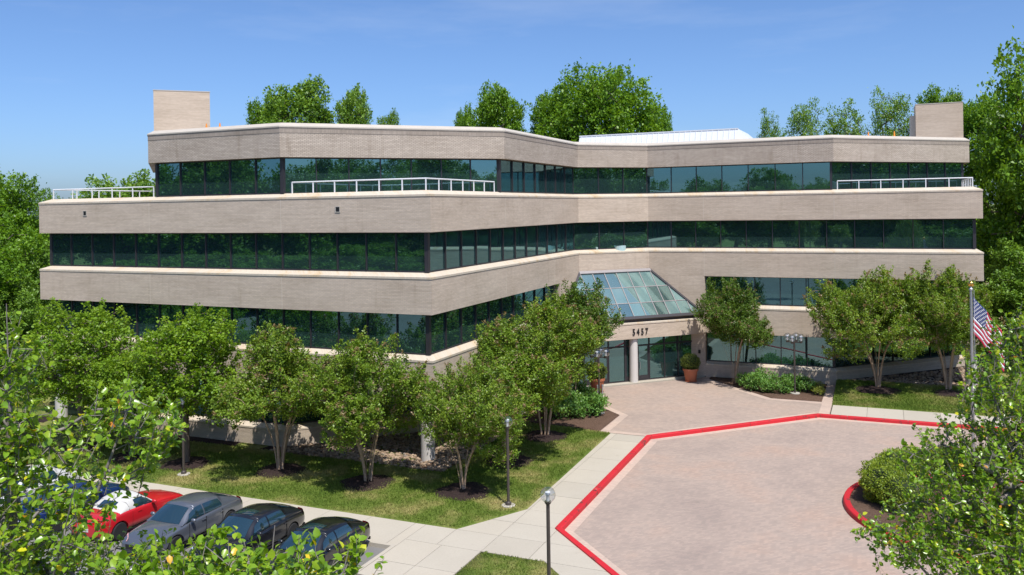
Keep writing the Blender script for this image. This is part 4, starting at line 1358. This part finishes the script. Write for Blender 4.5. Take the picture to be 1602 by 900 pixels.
# trees standing round the parking lot, mirrored in the windows
rng = np.random.default_rng(5)
ringpos = []
for row, rad in enumerate((80, 92, 68)):
    for i in range(27):
        a = R(-204 + i * 8.9 + row * 4.4)
        rr = rad + rng.uniform(-4, 4)
        x, y = -2 + rr * math.cos(a), 20 + rr * math.sin(a) * .9
        if y > 46: continue
        if row == 2 and abs(x) < 52 and y > -38: continue
        ringpos.append((x, y, row))
for i, (x, y, row) in enumerate(ringpos):
    hh = (.92 if -68 < x < 20 and y < -2 else 1.2) * rng.uniform(.86, 1.16) if row < 2 else rng.uniform(.45, .6)
    place_tree('broadleaf_tree', WT[(0, 1, 3, 1)[i % 4] if row < 2 else 3], (x, y, -.2), rng.uniform(0, 6), 1.3, 'broad leafy tree around the parking lot, seen mirrored in the windows', 'trees mirrored in the windows', scz=hh)

# ------------------------------------------------------------------ shrubs
def shrub(seed, r_, h, n, leaf, mat, ratio=.6, lumps=5, core=False):
    rng = np.random.default_rng(seed)
    tips = crown_tips(rng, [(0, 0, h * .5, r_, r_, h * .5)] + [(r_ * .5 * math.cos(a), r_ * .5 * math.sin(a), h * rng.uniform(.45, .7), r_ * .5, r_ * .5, h * .36) for a in rng.uniform(0, 6.28, lumps)], n, .45)
    tips[:, 2] = np.abs(tips[:, 2])
    P, D, N, ln, wd, var = sprays(rng, tips, np.array([0, 0, h * .2]), 9, leaf * 2.2, leaf * .55, leaf, .5, .1, ratio)
    lm = leaf_mesh('crown', P, D, N, ln, wd, np.clip(var * 1.2, 0, 1), 4, mat)
    pos = [np.zeros(3)]; par = [-1]; rad = [.03]
    for t_ in tips[::4]:
        m_ = t_ * .5 + np.array([0, 0, .05]); pos += [m_, t_]; par += [0, len(pos) - 2]; rad += [.012, .006]
    return wood_mesh('trunk', pos, par, rad, 5, 0, 'brown_bark'), lm
def ball_bush(seed, r_, n, leaf, mat, zs=.92, lump=.06):
    """clipped bush: a dark twiggy body wrapped in small leaves"""
    rng = np.random.default_rng(seed)
    v = rng.normal(size=(n, 3)); v /= np.linalg.norm(v, axis=1, keepdims=True)
    rr = r_ * (1 + lump * np.sin(6 * v[:, 0] + seed) * np.cos(7 * v[:, 1]) + lump * .8 * np.sin(11 * v[:, 2] + 5 * v[:, 0])) * rng.uniform(.86, 1.04, n)
    P = v * rr[:, None] * np.array([1, 1, zs]) + np.array([0, 0, r_ * zs])
    D = v * .6 + rng.normal(0, .6, (n, 3)); N = v + rng.normal(0, .5, (n, 3))
    ln = leaf * rng.uniform(.7, 1.3, n)
    lm = leaf_mesh('crown', P, D, N, ln, ln * .6, rng.random(n), 4, mat)
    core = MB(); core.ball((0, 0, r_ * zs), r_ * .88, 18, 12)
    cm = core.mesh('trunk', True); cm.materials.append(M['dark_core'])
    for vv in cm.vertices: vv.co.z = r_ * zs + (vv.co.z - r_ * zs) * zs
    return cm, lm

HY = [shrub(51, .62, .85, 120, .13, 'shrub_leaf'), shrub(52, .7, .95, 130, .13, 'shrub_leaf')]
YS = shrub(53, .5, .6, 110, .07, 'yellow_shrub_leaf')
def plant(name, ms, v, u, sc, rz, label, group, z=.06, cat='shrub'):
    return place_tree(name, ms, W(v, u, z), R(rz), sc, label, group, cat)
sp_ = ['next to the dark myrtle', 'second from the myrtle', 'third from the myrtle, at the middle', 'left of the four-globe lamp', 'behind the four-globe lamp', 'right of the four-globe lamp', 'against the wall behind the lamp', 'at the wall in the middle of the bed']
for i, (v, u) in enumerate(((37.1, 22.5), (37.9, 21.7), (38.7, 21.2), (39.5, 21.3), (40.3, 22.3), (40.9, 22.1), (39.6, 23.2), (38.3, 23.2))):
    plant('leafy_shrub', HY[i % 2], v, u, 1.0 + .12 * math.sin(i * 2), i * 50, 'broad-leaved green shrub in the right bed, ' + sp_[i], 'leafy shrubs in the planting beds')
plant('low_shrub', YS, 41.5, 22.4, 1.0, 0, 'yellowish small shrub at the right end of the right bed', 'low yellowish shrubs')
plant('low_shrub', YS, 41.7, 21.4, .85, 90, 'smallest yellowish shrub at the paved edge of the right bed', 'low yellowish shrubs')
sq_ = ['at its lawn corner', 'left of the twin-globe lamp', 'beside the twin-globe lamp', 'behind the twin-globe lamp', 'deep in the middle', 'nearest the myrtle trunk', 'at the back', 'at the plaza side']
for i, (v, u) in enumerate(((28.6, 10.2), (29.5, 10.9), (30.0, 11.7), (30.0, 13.0), (28.9, 11.9), (27.9, 10.9), (28.4, 14.8), (29.3, 13.6))):
    plant('leafy_shrub', HY[(i + 1) % 2], v, u, 1.12 + .12 * math.cos(i * 3), i * 70, 'broad-leaved green shrub in the left bed, ' + sq_[i], 'leafy shrubs in the planting beds')

# potted boxwoods
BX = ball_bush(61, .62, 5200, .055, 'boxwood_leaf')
def potted(v, u, label, lab2):
    e = empty('flower_pot', W(v, u, .0)); tag(e, label, 'flower pot', 'terracotta pots at the entrance')
    MB().lathe([(.33, .0), (.36, .04), (.47, .74), (.52, .74), (.53, .88), (.50, .90), (.455, .89), (.44, .80)], 30).build('pot', 'terracotta', e, True)
    MB().lathe([(.40, .0), (.44, .05)], 30).build('saucer', 'terracotta', e, True)
    MB().lathe([(.44, .78), (.43, .82)], 24).build('soil', 'soil', e, True)
    b2 = place_tree('boxwood', BX, W(v, u, .74), R(v * 30), 1, lab2, 'clipped boxwoods in pots', 'shrub')
potted(33.35, 23.2, 'round terracotta pot right of the entrance doors', 'clipped boxwood ball in the pot right of the doors')
potted(28.35, 18.0, 'terracotta pot left of the entrance, half hidden by leaves', 'clipped boxwood ball in the left pot')

# island hedge balls and roses
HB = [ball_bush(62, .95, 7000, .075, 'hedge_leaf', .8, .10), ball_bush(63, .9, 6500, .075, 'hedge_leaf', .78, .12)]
hl = ['at the kerb, leftmost', 'second from the left', 'farthest back', 'in the back middle', 'front left, nearest the drive', 'hiding behind the pear leaves', 'at the far back right']
for i, (x, y, s_) in enumerate(((14.75, 34.3, .95), (15.2, 35.3, 1.0), (16.1, 36.0, 1.05), (17.2, 36.6, 1.0), (15.0, 33.3, .9), (18.5, 36.9, 1.0), (19.8, 36.8, .95))):
    place_tree('hedge_bush', HB[i % 2], (x, y, .02), R(i * 77), s_, 'rounded clipped bright green bush on the flag island, ' + hl[i], 'clipped bushes on the flag island', 'shrub')
RS = shrub(64, .45, .6, 90, .055, 'rose_leaf')
def rose(i, x, y, lab):
    e = place_tree('rose_bush', RS, (x, y, .1), R(i * 60), 1.0 + .1 * (i % 3), lab, 'rose bushes on the flag island', 'shrub')
    rr = random.Random(i)
    for k in range(7):
        a = rr.uniform(0, 6.28); q = rr.uniform(.05, .42)
        mb = MB()
        c = Vector((q * math.cos(a), q * math.sin(a), .58 + rr.uniform(-.12, .12)))
        for j in range(7):
            b2 = j * .9; d = Vector((math.cos(b2), math.sin(b2), .7)).normalized() * .055
            sd_ = Vector((-math.sin(b2), math.cos(b2), 0)) * .034
            mb.add([c, c + d * .6 + sd_, c + d, c + d * .6 - sd_], [(0, 1, 2, 3)])
        mb.build('blossom', 'rose_petal', e)
rl_ = ['nearest the clipped bushes', 'in front of the clipped bushes', 'left of the flagpole', 'right of the flagpole', 'behind the flagpole', 'toward the front', 'in the middle front', 'at the right side', 'left front']
for i, (x, y) in enumerate(((16.3, 34.6), (17.0, 35.2), (17.2, 33.9), (19.3, 34.0), (18.6, 35.3), (17.4, 32.2), (18.6, 32.3), (20.2, 32.9), (16.2, 32.9))):
    rose(i, x, y, 'pink rose bush on the flag island, ' + rl_[i])

# ------------------------------------------------------------------ lamps
def globe_lamp(p, label, group='single globe lamp posts', h=3.4):
    e = empty('lamp_post', p); tag(e, label, 'street lamp', group)
    MB().lathe([(.28, -.02), (.28, .05), (.26, .06)], 20).build('footing', 'concrete_foot', e, True)
    MB().lathe([(.12, .05), (.12, .16), (.085, .2)], 18).build('base_cover', 'lamp_post', e, True)
    MB().lathe([(.058, .1), (.055, h - .26)], 14).build('post', 'lamp_post', e, True)
    MB().lathe([(.075, h - .28), (.11, h - .22), (.10, h - .19)], 16).build('fitter', 'lamp_post', e, True)
    globe(e, (0, 0, h), .235)
    return e
def globe(e, c, r_):
    g = MB().ball(c, r_, 28, 16).build('globe', 'clear_glass', e, True)
    MB().lathe([(.05, c[2] - r_ * .8), (.05, c[2] - .02), (.07, c[2] + .0), (.085, c[2] + .08), (.03, c[2] + .10)], 14, (c[0], c[1], 0)).build('socket', 'white_rail', g, True)
globe_lamp(G(795.5, 792), 'single globe lamp post on the lawn beside the nearest myrtle')
q = at(857, 777, 25.7); globe_lamp((q.x, q.y, 0), 'single globe lamp post on the small grass island, nearest the camera')
globe_lamp(G(287.5, 743), 'single globe lamp post in front of the left maple')
def cluster_lamp(p, n, rz, label, h=3.45, arm=.42):
    e = empty('cluster_lamp', p, rz); tag(e, label, 'street lamp', 'globe cluster lamps')
    MB().lathe([(.30, -.02), (.30, .06), (.28, .07)], 20).build('footing', 'concrete_foot', e, True)
    MB().lathe([(.06, .05), (.055, h - .12)], 14).build('post', 'lamp_post', e, True)
    for k in range(n):
        a = 2 * math.pi * k / n + R(45)
        d = Vector((math.cos(a), math.sin(a), 0))
        MB().tube([(0, 0, h - .2), d * arm * .6 + Vector((0, 0, h - .2)), d * arm + Vector((0, 0, h - .17))], .035, 8).build('arm', 'lamp_post', e)
        MB().lathe([(.08, h - .24), (.10, h - .12)], 14, (d.x * arm, d.y * arm, 0)).build('fitter', 'lamp_post', e, True)
        globe(e, (d.x * arm, d.y * arm, h + .1), .25)
cluster_lamp(W(40.3, 21.3, .05), 4, R(10), 'four-globe lamp in the bed right of the entrance')
cluster_lamp(W(30.35, 12.2, .05), 4, R(25), 'globe cluster lamp in the bed left of the plaza')
# small ground light at the door and bollard lights near the left pot
for v, u, lab in ((29.0, 16.1, 'short grey post by the left pot, left one'), (29.25, 16.3, 'short grey post by the left pot, right one')):
    e = empty('short_post', W(v, u, 0)); tag(e, lab, 'post', 'short posts by the left pot')
    MB().lathe([(.05, 0), (.05, .78)], 10).build('post', 'galvanised', e, True)
    MB().lathe([(.07, .78), (.06, .84)], 10).build('cap', 'galvanised', e, True)

# ------------------------------------------------------------------ flagpole and flag
fp = G(1524, 785, .15)
e = empty('flagpole', fp); tag(e, 'silver flagpole with a gold ball on the round island', 'flagpole')
ht = at(1524, 452, fp.y).z - fp.z
MB().lathe([(.24, -.05), (.22, .06), (.12, .1)], 20).build('base', 'concrete_foot', e, True)
MB().lathe([(.07, .05), (.066, ht * .5), (.048, ht)], 16).build('pole', 'galvanised', e, True)
MB().lathe([(.075, ht - .06), (.08, ht), (.03, ht + .05), (.03, ht + .1)], 14).build('truck', 'galvanised', e, True)
MB().ball((0, 0, ht + .2), .115, 18, 12).build('ball', 'gold_ball', e, True)
MB().tube([(.10, -.03, ht - .05), (.11, -.03, 1.2)], .006, 5).build('halyard', 'white_rail', e)
simple('flag_red', (.45, .02, .05), .8, vary=.1); simple('flag_white', (.72, .72, .74), .8, vary=.05); simple('flag_blue', (.012, .035, .16), .8, vary=.1)
fl = empty('flag', (fp.x, fp.y, fp.z + ht - .3)); tag(fl, 'red, white and blue flag with stars drooping from the silver pole', 'flag')
FH, FL = 1.5, 2.5
def FP(s, t_):
    """s along the fly 0..1, t down the hoist 0..1: the cloth sags to the right and folds"""
    x = .08 + FL * .46 * s
    drop = FH * (1.0 - .03 * s) * t_ + 1.55 * s ** 1.05
    y = .13 * math.sin(13 * s + 2.5 * t_) * s ** .6 - .12 * s
    return Vector((x + .05 * math.sin(6 * t_ + 4 * s) * s, y, -drop))
nx = 40
for i in range(13):
    blue_end = 0 if i > 6 else 16
    vs, fs = [], []
    for j in range(blue_end, nx + 1):
        for t_ in (i / 13, (i + .5) / 13, (i + 1) / 13):
            vs.append(FP(j / nx, t_))
    for j in range(nx - blue_end):
        for k in range(2):
            a = j * 3 + k; fs.append((a, a + 1, a + 4, a + 3))
    o = link('stripe', mesh_py('stripe', vs, fs, True), 'flag_red' if i % 2 == 0 else 'flag_white', fl)
    md = o.modifiers.new('cloth', 'SOLIDIFY'); md.thickness = .006
vs, fs = [], []
for j in range(17):
    for k in range(15): vs.append(FP(j / nx, k / 14 * 7 / 13))
for j in range(16):
    for k in range(14):
        a = j * 15 + k; fs.append((a, a + 1, a + 16, a + 15))
cn = link('canton', mesh_py('canton', vs, fs, True), 'flag_blue', fl)
md = cn.modifiers.new('cloth', 'SOLIDIFY'); md.thickness = .006
stars = MB()
for r_ in range(9):
    for c_ in range(6 if r_ % 2 == 0 else 5):
        s0 = (16 / nx) * ((c_ * 2 + (1 if r_ % 2 == 0 else 2)) / 12); t0 = 7 / 13 * (r_ + 1) / 10
        for off in (-1, 1):
            ps = []
            for k in range(10):
                rr = .045 if k % 2 == 0 else .018
                a = math.pi / 2 + k * math.pi / 5
                p = FP(s0 + rr * math.cos(a) / (FL * .62), t0 - rr * math.sin(a) / FH)
                p.y += off * .009
                ps.append(p)
            stars.add(ps, [tuple(range(10))])
stars.build('stars', 'flag_white', cn)

# ------------------------------------------------------------------ cars
def paint(name, c, metal=.3):
    t = NT(name)
    p = t.bsdf(c, .35, metal, .5)
    p.inputs['Coat Weight'].default_value = 1.0; p.inputs['Coat Roughness'].default_value = .04
    t.done(p)
paint('paint_grey', (.15, .165, .195), .55); paint('paint_black', (.008, .008, .009), .2); paint('paint_red', (.55, .012, .02), .1)
paint('paint_blue', (.01, .04, .16), .4); paint('paint_white', (.58, .58, .57), 0); paint('paint_black2', (.012, .013, .018), .3)
simple('soft_top', (.52, .51, .48), .9, vary=.04)
simple('tyre', (.015, .015, .016), .85); simple('alloy', (.55, .56, .58), .3, .9); simple('black_trim', (.012, .012, .013), .5)
simple('lamp_red', (.5, .01, .012), .15); simple('plate', (.7, .7, .7), .5)
t = NT('car_glass')
p = t.bsdf((.012, .035, .05), .03, 0, 1.0); p.inputs['Coat Weight'].default_value = 1; t.done(p)
t = NT('headlamp'); p = t.bsdf((.75, .78, .8), .08, .3, .8); p.inputs['Coat Weight'].default_value = 1; t.done(p)

def car(label, v, u, heading, paintm, roofm=None, L=4.65, Wd=1.82, Hc=1.46, group='cars parked in the bays', soft=False, xs=None):
    """heading +1: nose towards the building, -1: nose towards the camera"""
    e = empty('parked_car', W(v, u, -.126), -TH + (R(90) if heading > 0 else R(-90)))
    tag(e, label, 'car', group)
    hw = Wd / 2; h = L / 2
    wb = L * .29
    # body: stations x, top z at centre, shoulder z, half width
    stn = [(-h, .66, .60, .70), (-h + .04, .86, .78, .80), (-h + .22, 1.00, .90, .90), (-h * .72, 1.04, .95, .975), (-h * .45, 1.03, .96, 1.0), (0, .97, .93, 1.0), (h * .30, .97, .90, 1.0),
           (h * .42, .98, .88, 1.0), (h * .62, .92, .83, .985), (h * .82, .83, .75, .95), (h - .14, .72, .66, .86), (h - .02, .60, .54, .76), (h, .50, .46, .70)]
    bm = bmesh.new(); rings = []
    for x, zt, zs, wf in stn:
        w_ = hw * wf
        zb = .24 if abs(x) < h * .9 else .30
        half = [(0, zb), (w_ * .80, zb), (w_ * .97, zb + .10), (w_ * 1.0, min(.55, zs - .06)), (w_ * .975, zs - .03), (w_ * .90, zs + .02), (w_ * .55, zt - .012), (0, zt)]
        pts = [(x, y, z) for y, z in half] + [(x, -y, z) for y, z in half[-2:0:-1]]
        rings.append([bm.verts.new(p) for p in pts])
    k = len(rings[0])
    for a, b2 in zip(rings[:-1], rings[1:]):
        for i in range(k): bm.faces.new((a[i], a[(i + 1) % k], b2[(i + 1) % k], b2[i]))
    bm.faces.new(rings[0]); bm.faces.new(rings[-1][::-1])
    bmesh.ops.recalc_face_normals(bm, faces=bm.faces[:])
    me = bpy.data.meshes.new('body'); bm.to_mesh(me); bm.free()
    tmp = bpy.data.objects.new('tmp', me); COL.objects.link(tmp)
    md = tmp.modifiers.new('s', 'SUBSURF'); md.levels = 2; md.render_levels = 2
    cut = MB()
    for sx in (-1, 1):
        for sy in (-1, 1):
            c = Vector((sx * wb - .02, sy * hw, .33)); n_ = 24
            ring_ = [(c.x + .385 * math.cos(2 * math.pi * i / n_), c.z + .385 * math.sin(2 * math.pi * i / n_)) for i in range(n_)]
            cut.add([(x, c.y - .30, z) for x, z in ring_] + [(x, c.y + .30, z) for x, z in ring_], [tuple(range(n_)), tuple(range(2 * n_ - 1, n_ - 1, -1))] + [(i, i + n_, (i + 1) % n_ + n_, (i + 1) % n_) for i in range(n_)])
    cm = cut.mesh('cut'); bm = bmesh.new(); bm.from_mesh(cm); bmesh.ops.recalc_face_normals(bm, faces=bm.faces[:]); bm.to_mesh(cm); bm.free()
    co = bpy.data.objects.new('cut', cm); COL.objects.link(co)
    bo = tmp.modifiers.new('b', 'BOOLEAN'); bo.operation = 'DIFFERENCE'; bo.object = co; bo.solver = 'EXACT'
    dg = bpy.context.evaluated_depsgraph_get()
    bme = bpy.data.meshes.new_from_object(tmp.evaluated_get(dg))
    bpy.data.objects.remove(tmp); bpy.data.objects.remove(co)
    bme.materials.clear()
    for pl_ in bme.polygons: pl_.use_smooth = True
    bme.set_sharp_from_angle(angle=R(35))
    body = link('body', bme, paintm, e)
    # cabin: profile over the roof
    zr = Hc
    if soft: prof = [(.62, .93), (.05, zr - .06), (-.35, zr), (-.85, zr - .10), (-1.45, 1.0)]
    else: prof = [(1.14, .92), (.42, zr - .06), (-.25, zr), (-1.02, zr - .075), (-2.0, 1.04)]
    P_ = [Vector((x * L / 4.65, 0, z)) for x, z in prof]
    def cr(t_):
        t_ = max(0, min(.9999, t_)) * (len(P_) - 1); i = int(t_); f = t_ - i
        p0, p1, p2, p3 = P_[max(0, i - 1)], P_[i], P_[i + 1], P_[min(len(P_) - 1, i + 2)]
        return .5 * ((2 * p1) + (-p0 + p2) * f + (2 * p0 - 5 * p1 + 4 * p2 - p3) * f * f + (-p0 + 3 * p1 - 3 * p2 + p3) * f ** 3)
    zbelt = .93
    def TOP(t_, y):
        p = cr(t_); hgt = max(0, (p.z - zbelt) / (zr - zbelt))
        ww = hw * (.86 - .20 * hgt)
        return Vector((p.x - .10 * (y * y) * (1 if t_ < .3 else (-.9 if t_ > .75 else 0)), y * ww, p.z - .07 * y * y * (.4 + hgt)))
    def SIDE(t_, q, sg):
        a = TOP(t_, sg); b2 = Vector((a.x, sg * hw * .90, zbelt - .02))
        p = a + (b2 - a) * q
        p.y += sg * .05 * math.sin(math.pi * q)
        return p
    nt_, ny = 40, 10
    def patch(fn, us, vs_):
        V = [fn(a, b2) for a in us for b2 in vs_]; m_ = len(vs_)
        return V, [(i * m_ + j, i * m_ + j + 1, (i + 1) * m_ + j + 1, (i + 1) * m_ + j) for i in range(len(us) - 1) for j in range(m_ - 1)]
    lin = lambda a, b2, n_: [a + (b2 - a) * i / n_ for i in range(n_ + 1)]
    cab = MB()
    cab.add(*patch(lambda a, b2: TOP(a, b2), lin(0, 1, nt_), lin(-1, 1, ny)))
    for sg in (1, -1):
        V, Fc = patch(lambda a, b2: SIDE(a, b2, sg), lin(0, 1, nt_), lin(0, 1, 6))
        cab.add(V, Fc)
    bm = bmesh.new(); m0 = cab.mesh('cabin'); bm.from_mesh(m0); bmesh.ops.remove_doubles(bm, verts=bm.verts[:], dist=.002); bmesh.ops.recalc_face_normals(bm, faces=bm.faces[:]); bm.to_mesh(m0); bm.free()
    for pl_ in m0.polygons: pl_.use_smooth = True
    cb = link('cabin', m0, roofm or paintm, e)
    def glass(name, fn, us, vs_, mat='car_glass', lift=.012):
        V, Fc = patch(fn, us, vs_)
        me_ = mesh_py(name, V, Fc, True)
        cen = Vector((-.3, 0, 1.0)); m_ = len(vs_)
        # push out along surface normals, away from the cabin middle
        me_.update()
        nr = [v_.normal.copy() for v_ in me_.vertices]
        for v_, n_ in zip(me_.vertices, nr):
            if n_.dot(v_.co - cen) < 0: n_ = -n_
            v_.co = v_.co + n_ * lift
        return link(name, me_, mat, e)
    f_ = lambda a, b2: TOP(a, b2)
    glass('windscreen', f_, lin(.035, .235, 6), lin(-.88, .88, 8))
    glass('rear_window', f_, lin(.79 if not soft else .80, .955 if not soft else .93, 6), lin(-.84, .84, 8) if not soft else lin(-.55, .55, 6))
    for sg in (1, -1):
        fs_ = lambda a, b2: SIDE(a, b2, sg)
        if soft:
            glass('side_window', lambda a, b2: SIDE(.16 + (a) * (.44) - .10 * b2 * (1 - a), .14 + .74 * b2, sg), lin(0, 1, 8), lin(0, 1, 4))
        else:
            glass('side_window', lambda a, b2: SIDE(.175 + a * .265 - .09 * (b2) * (1 - a), .14 + .74 * b2, sg), lin(0, 1, 8), lin(0, 1, 4))
            glass('side_window', lambda a, b2: SIDE(.465 + a * (.255 + .04 * b2), .14 + .74 * b2, sg), lin(0, 1, 8), lin(0, 1, 4))
    if not soft:
        glass('sunroof', f_, lin(.30, .47, 5), lin(-.6, .6, 5), lift=.006) if paintm != 'paint_grey' else None
    # wheels
    for sx in (-1, 1):
        for sy in (-1, 1):
            m_ = Matrix.Translation((sx * wb - .02, sy * (hw - .12), .325)) @ Matrix.Rotation(R(90), 4, 'X')
            ty = MB(); ty.lathe([(.2, -.10), (.30, -.105), (.325, -.07), (.325, .07), (.30, .105), (.2, .10)], 28)
            ty.v = [tuple(m_ @ Vector(x)) for x in ty.v]
            wh = ty.build('wheel', 'tyre', e, True)
            rm = MB(); s2_ = -sy
            rm.lathe([(.215, .06 * s2_), (.205, .03 * s2_), (.19, .02 * s2_), (.05, .03 * s2_), (.02, .05 * s2_)], 24)
            for k_ in range(10):
                a = 2 * math.pi * k_ / 10; cs, sn = math.cos(a), math.sin(a)
                r0, r1, ww = .04, .205, .022
                z0, z1 = .055 * s2_, .085 * s2_
                q_ = [(r0, -ww), (r1, -ww * .7), (r1, ww * .7), (r0, ww)]
                rm.add([(x * cs - y * sn, x * sn + y * cs, z) for z in (z0, z1) for x, y in q_], [(0, 1, 2, 3), (4, 5, 6, 7), (0, 1, 5, 4), (1, 2, 6, 5), (2, 3, 7, 6), (3, 0, 4, 7)])
            rm.lathe([(.225, .07 * s2_), (.222, .10 * s2_), (.205, .10 * s2_), (.205, .06 * s2_)], 28)
            rm.v = [tuple(m_ @ Vector(x)) for x in rm.v]
            rm.build('rim', 'alloy', wh)
            MB().box((sx * wb - .39, sy * (hw - .36) - .06, .12), (sx * wb + .35, sy * (hw - .36) + .06, .70)).build('wheel_well', 'black_trim', e) if False else None
    # lights, mirrors, handles, plates, grille, bumper slot
    for sy in (-1, 1):
        MB().add(*patch(lambda a, b2: Vector((h - .03 - .30 * a - .10 * b2, sy * hw * (.50 + .36 * a), .63 + .09 * b2 + .06 * a)), lin(0, 1, 5), lin(0, 1, 2))).build('headlight', 'headlamp', e, True)
        MB().add(*patch(lambda a, b2: Vector((-h + .035 + .20 * a * a + .04 * b2, sy * hw * (.44 + .455 * a ** .8), .745 + .17 * b2)), lin(0, 1, 5), lin(0, 1, 2))).build('tail_light', 'lamp_red', e, True)
        mm = Matrix.Translation((.60 * L / 4.65 - (.3 if soft else 0), sy * (hw + .07), .99))
        mb = MB().ball((0, 0, 0), .1, 12, 8); mb.v = [tuple(mm @ Vector((x * .75, y * 1.15, z * .75))) for x, y, z in mb.v]
        mb.build('mirror', paintm, e, True)
        for hx in ((.0, -.95) if not soft else (-.35,)):
            MB().box((hx - .1, sy * hw * .985 - .012, .80), (hx + .1, sy * hw * .985 + .025, .83)).build('door_handle', paintm, e)
        for dx in ((.72, -.12, -.98) if not soft else (.45, -.7)):
            MB().box((dx - .004, sy * hw * .985 - .01, .34), (dx + .004, sy * hw * 1.0 + .003, .90)).build('door_seam', 'black_trim', e)
        MB().box((-1.0, sy * hw * .97 - .01, .25), (1.0, sy * hw * .97 + .02, .30)).build('sill', 'black_trim', e)
    MB().box((h - .06, -.45, .40), (h + .012, .45, .56)).build('grille', 'black_trim', e)
    MB().box((-h - .012, -.26, .52), (-h + .05, .26, .64)).build('number_plate', 'plate', e)
    MB().box((-h + .01, -.7, .27), (-h + .10, .7, .36)).build('rear_valance', 'black_trim', e)
    return e
UC = -9.42 - 4.65 * .29
car('black sedan parked last in the row, nearest the red kerb', 27.75, -11.25, -1, 'paint_black')
car('black sedan parked between the grey sedan and the last black one', 24.65, -10.95, -1, 'paint_black2')
car('dark grey sedan parked next to the red convertible', 21.55, -10.8, -1, 'paint_grey', L=4.7)
car('red convertible with a white soft top, nose to the sidewalk', 18.55, -10.6, 1, 'paint_red', 'soft_top', L=4.3, Hc=1.40, soft=True)
car('dark blue car half hidden behind pear leaves', 15.55, -10.8, 1, 'paint_blue')
car('white car half hidden behind pear leaves at the left', 12.5, -10.6, -1, 'paint_white', Hc=1.5)

# ------------------------------------------------------------------ river stones and grass
def inside(poly, x, y):
    c = False; j = len(poly) - 1
    for i in range(len(poly)):
        if (poly[i][1] > y) != (poly[j][1] > y) and x < (poly[j][0] - poly[i][0]) * (y - poly[i][1]) / (poly[j][1] - poly[i][1]) + poly[i][0]: c = not c
        j = i
    return c
def stones(name, poly, n, z, label, seed):
    rng = np.random.default_rng(seed)
    ico = [(0, 0, 1), (.89, 0, .45), (.28, .85, .45), (-.72, .53, .45), (-.72, -.53, .45), (.28, -.85, .45)]
    fcs = [(0, 1, 2), (0, 2, 3), (0, 3, 4), (0, 4, 5), (0, 5, 1)]
    vs, fs, var = [], [], []
    xs_ = [p[0] for p in poly]; ys_ = [p[1] for p in poly]
    while len(var) < n * 10:
        x, y = rng.uniform(min(xs_), max(xs_)), rng.uniform(min(ys_), max(ys_))
        if not inside(poly, x, y): continue
        s_ = rng.uniform(.05, .13); q = rng.uniform(0, 6.28)
        k = len(vs); c = W(x, y, z)
        for px_, py_, pz_ in ico: vs.append((c.x + (px_ * math.cos(q) - py_ * math.sin(q) * .7) * s_ * 1.2, c.y + (px_ * math.sin(q) + py_ * math.cos(q) * .7) * s_, c.z + pz_ * s_ * .8))
        for px_, py_ in ((.9, 0), (.28, .85), (-.72, .53), (-.72, -.53), (.28, -.85)): vs.append((c.x + (px_ * math.cos(q) - py_ * math.sin(q) * .7) * s_ * 1.2, c.y + (px_ * math.sin(q) + py_ * math.cos(q) * .7) * s_, c.z - .03))
        for f in fcs: fs.append(tuple(i + k for i in f))
        for i in range(5):
            a, b2 = 1 + i, 1 + (i + 1) % 5
            fs.append((k + a, k + a + 5, k + b2 + 5, k + b2))
        var += [rng.random()] * 10
    me = mesh_py(name, vs, fs)
    a = me.attributes.new('leafvar', 'FLOAT', 'FACE'); a.data.foreach_set('value', np.array(var[:len(fs)], dtype=np.float32))
    tag(link(name, me, 'river_stone'), label, 'stones', kind='stuff')
stones('river_stones', [(17.2, -.70), (27.0, -.70), (27.0, 9.0), (26.0, 9.0), (17.2, .1)], 3600, .02, 'tan river stones below the overhanging corner', 1)
stones('right_river_stones', [(43.2, 24.7), (51.6, 24.7), (51.6, 33)], 1500, .42, 'river stones below the right overhanging corner', 2)

def grass(name, poly, n, zf, label, seed, ln=.075):
    rng = np.random.default_rng(seed)
    xs_ = [p[0] for p in poly]; ys_ = [p[1] for p in poly]
    pts = np.stack([rng.uniform(min(xs_), max(xs_), n), rng.uniform(min(ys_), max(ys_), n)], 1)
    ok = np.array([inside(poly, x, y) for x, y in pts]); pts = pts[ok]
    P = np.stack([O[0] + pts[:, 0] * CT + pts[:, 1] * ST, O[1] - pts[:, 0] * ST + pts[:, 1] * CT, np.array([zf(x, y) for x, y in pts]) - .01], 1)
    m_ = len(P)
    D = rng.normal(0, .5, (m_, 3)) + np.array([0, 0, 1]); N = rng.normal(size=(m_, 3))
    l_ = ln * rng.uniform(.6, 1.5, m_)
    me = leaf_mesh(name, P, D, N, l_, l_ * .32, rng.random(m_), 4, 'grass_blade')
    tag(link(name, me), label, 'grass', kind='stuff')
grass('lawn_grass', [(8, -6.6), (30.72, -6.6), (32.35, -3.75), (32.1, 8.45), (27.02, 9.0), (27.02, -.72), (8, -.72)], 210000, wob, 'short green and straw-coloured grass on the left lawn', 3)
grass('island_grass', ISLE, 30000, wob, 'short green grass on the small cut-corner island', 4)
grass('right_grass', [(42.62, 19.14), (56, 19.14), (56, 24.8), (43.2, 24.8), (42.62, 24.6)], 60000, rise, 'short grass on the right lawn', 5, .085)
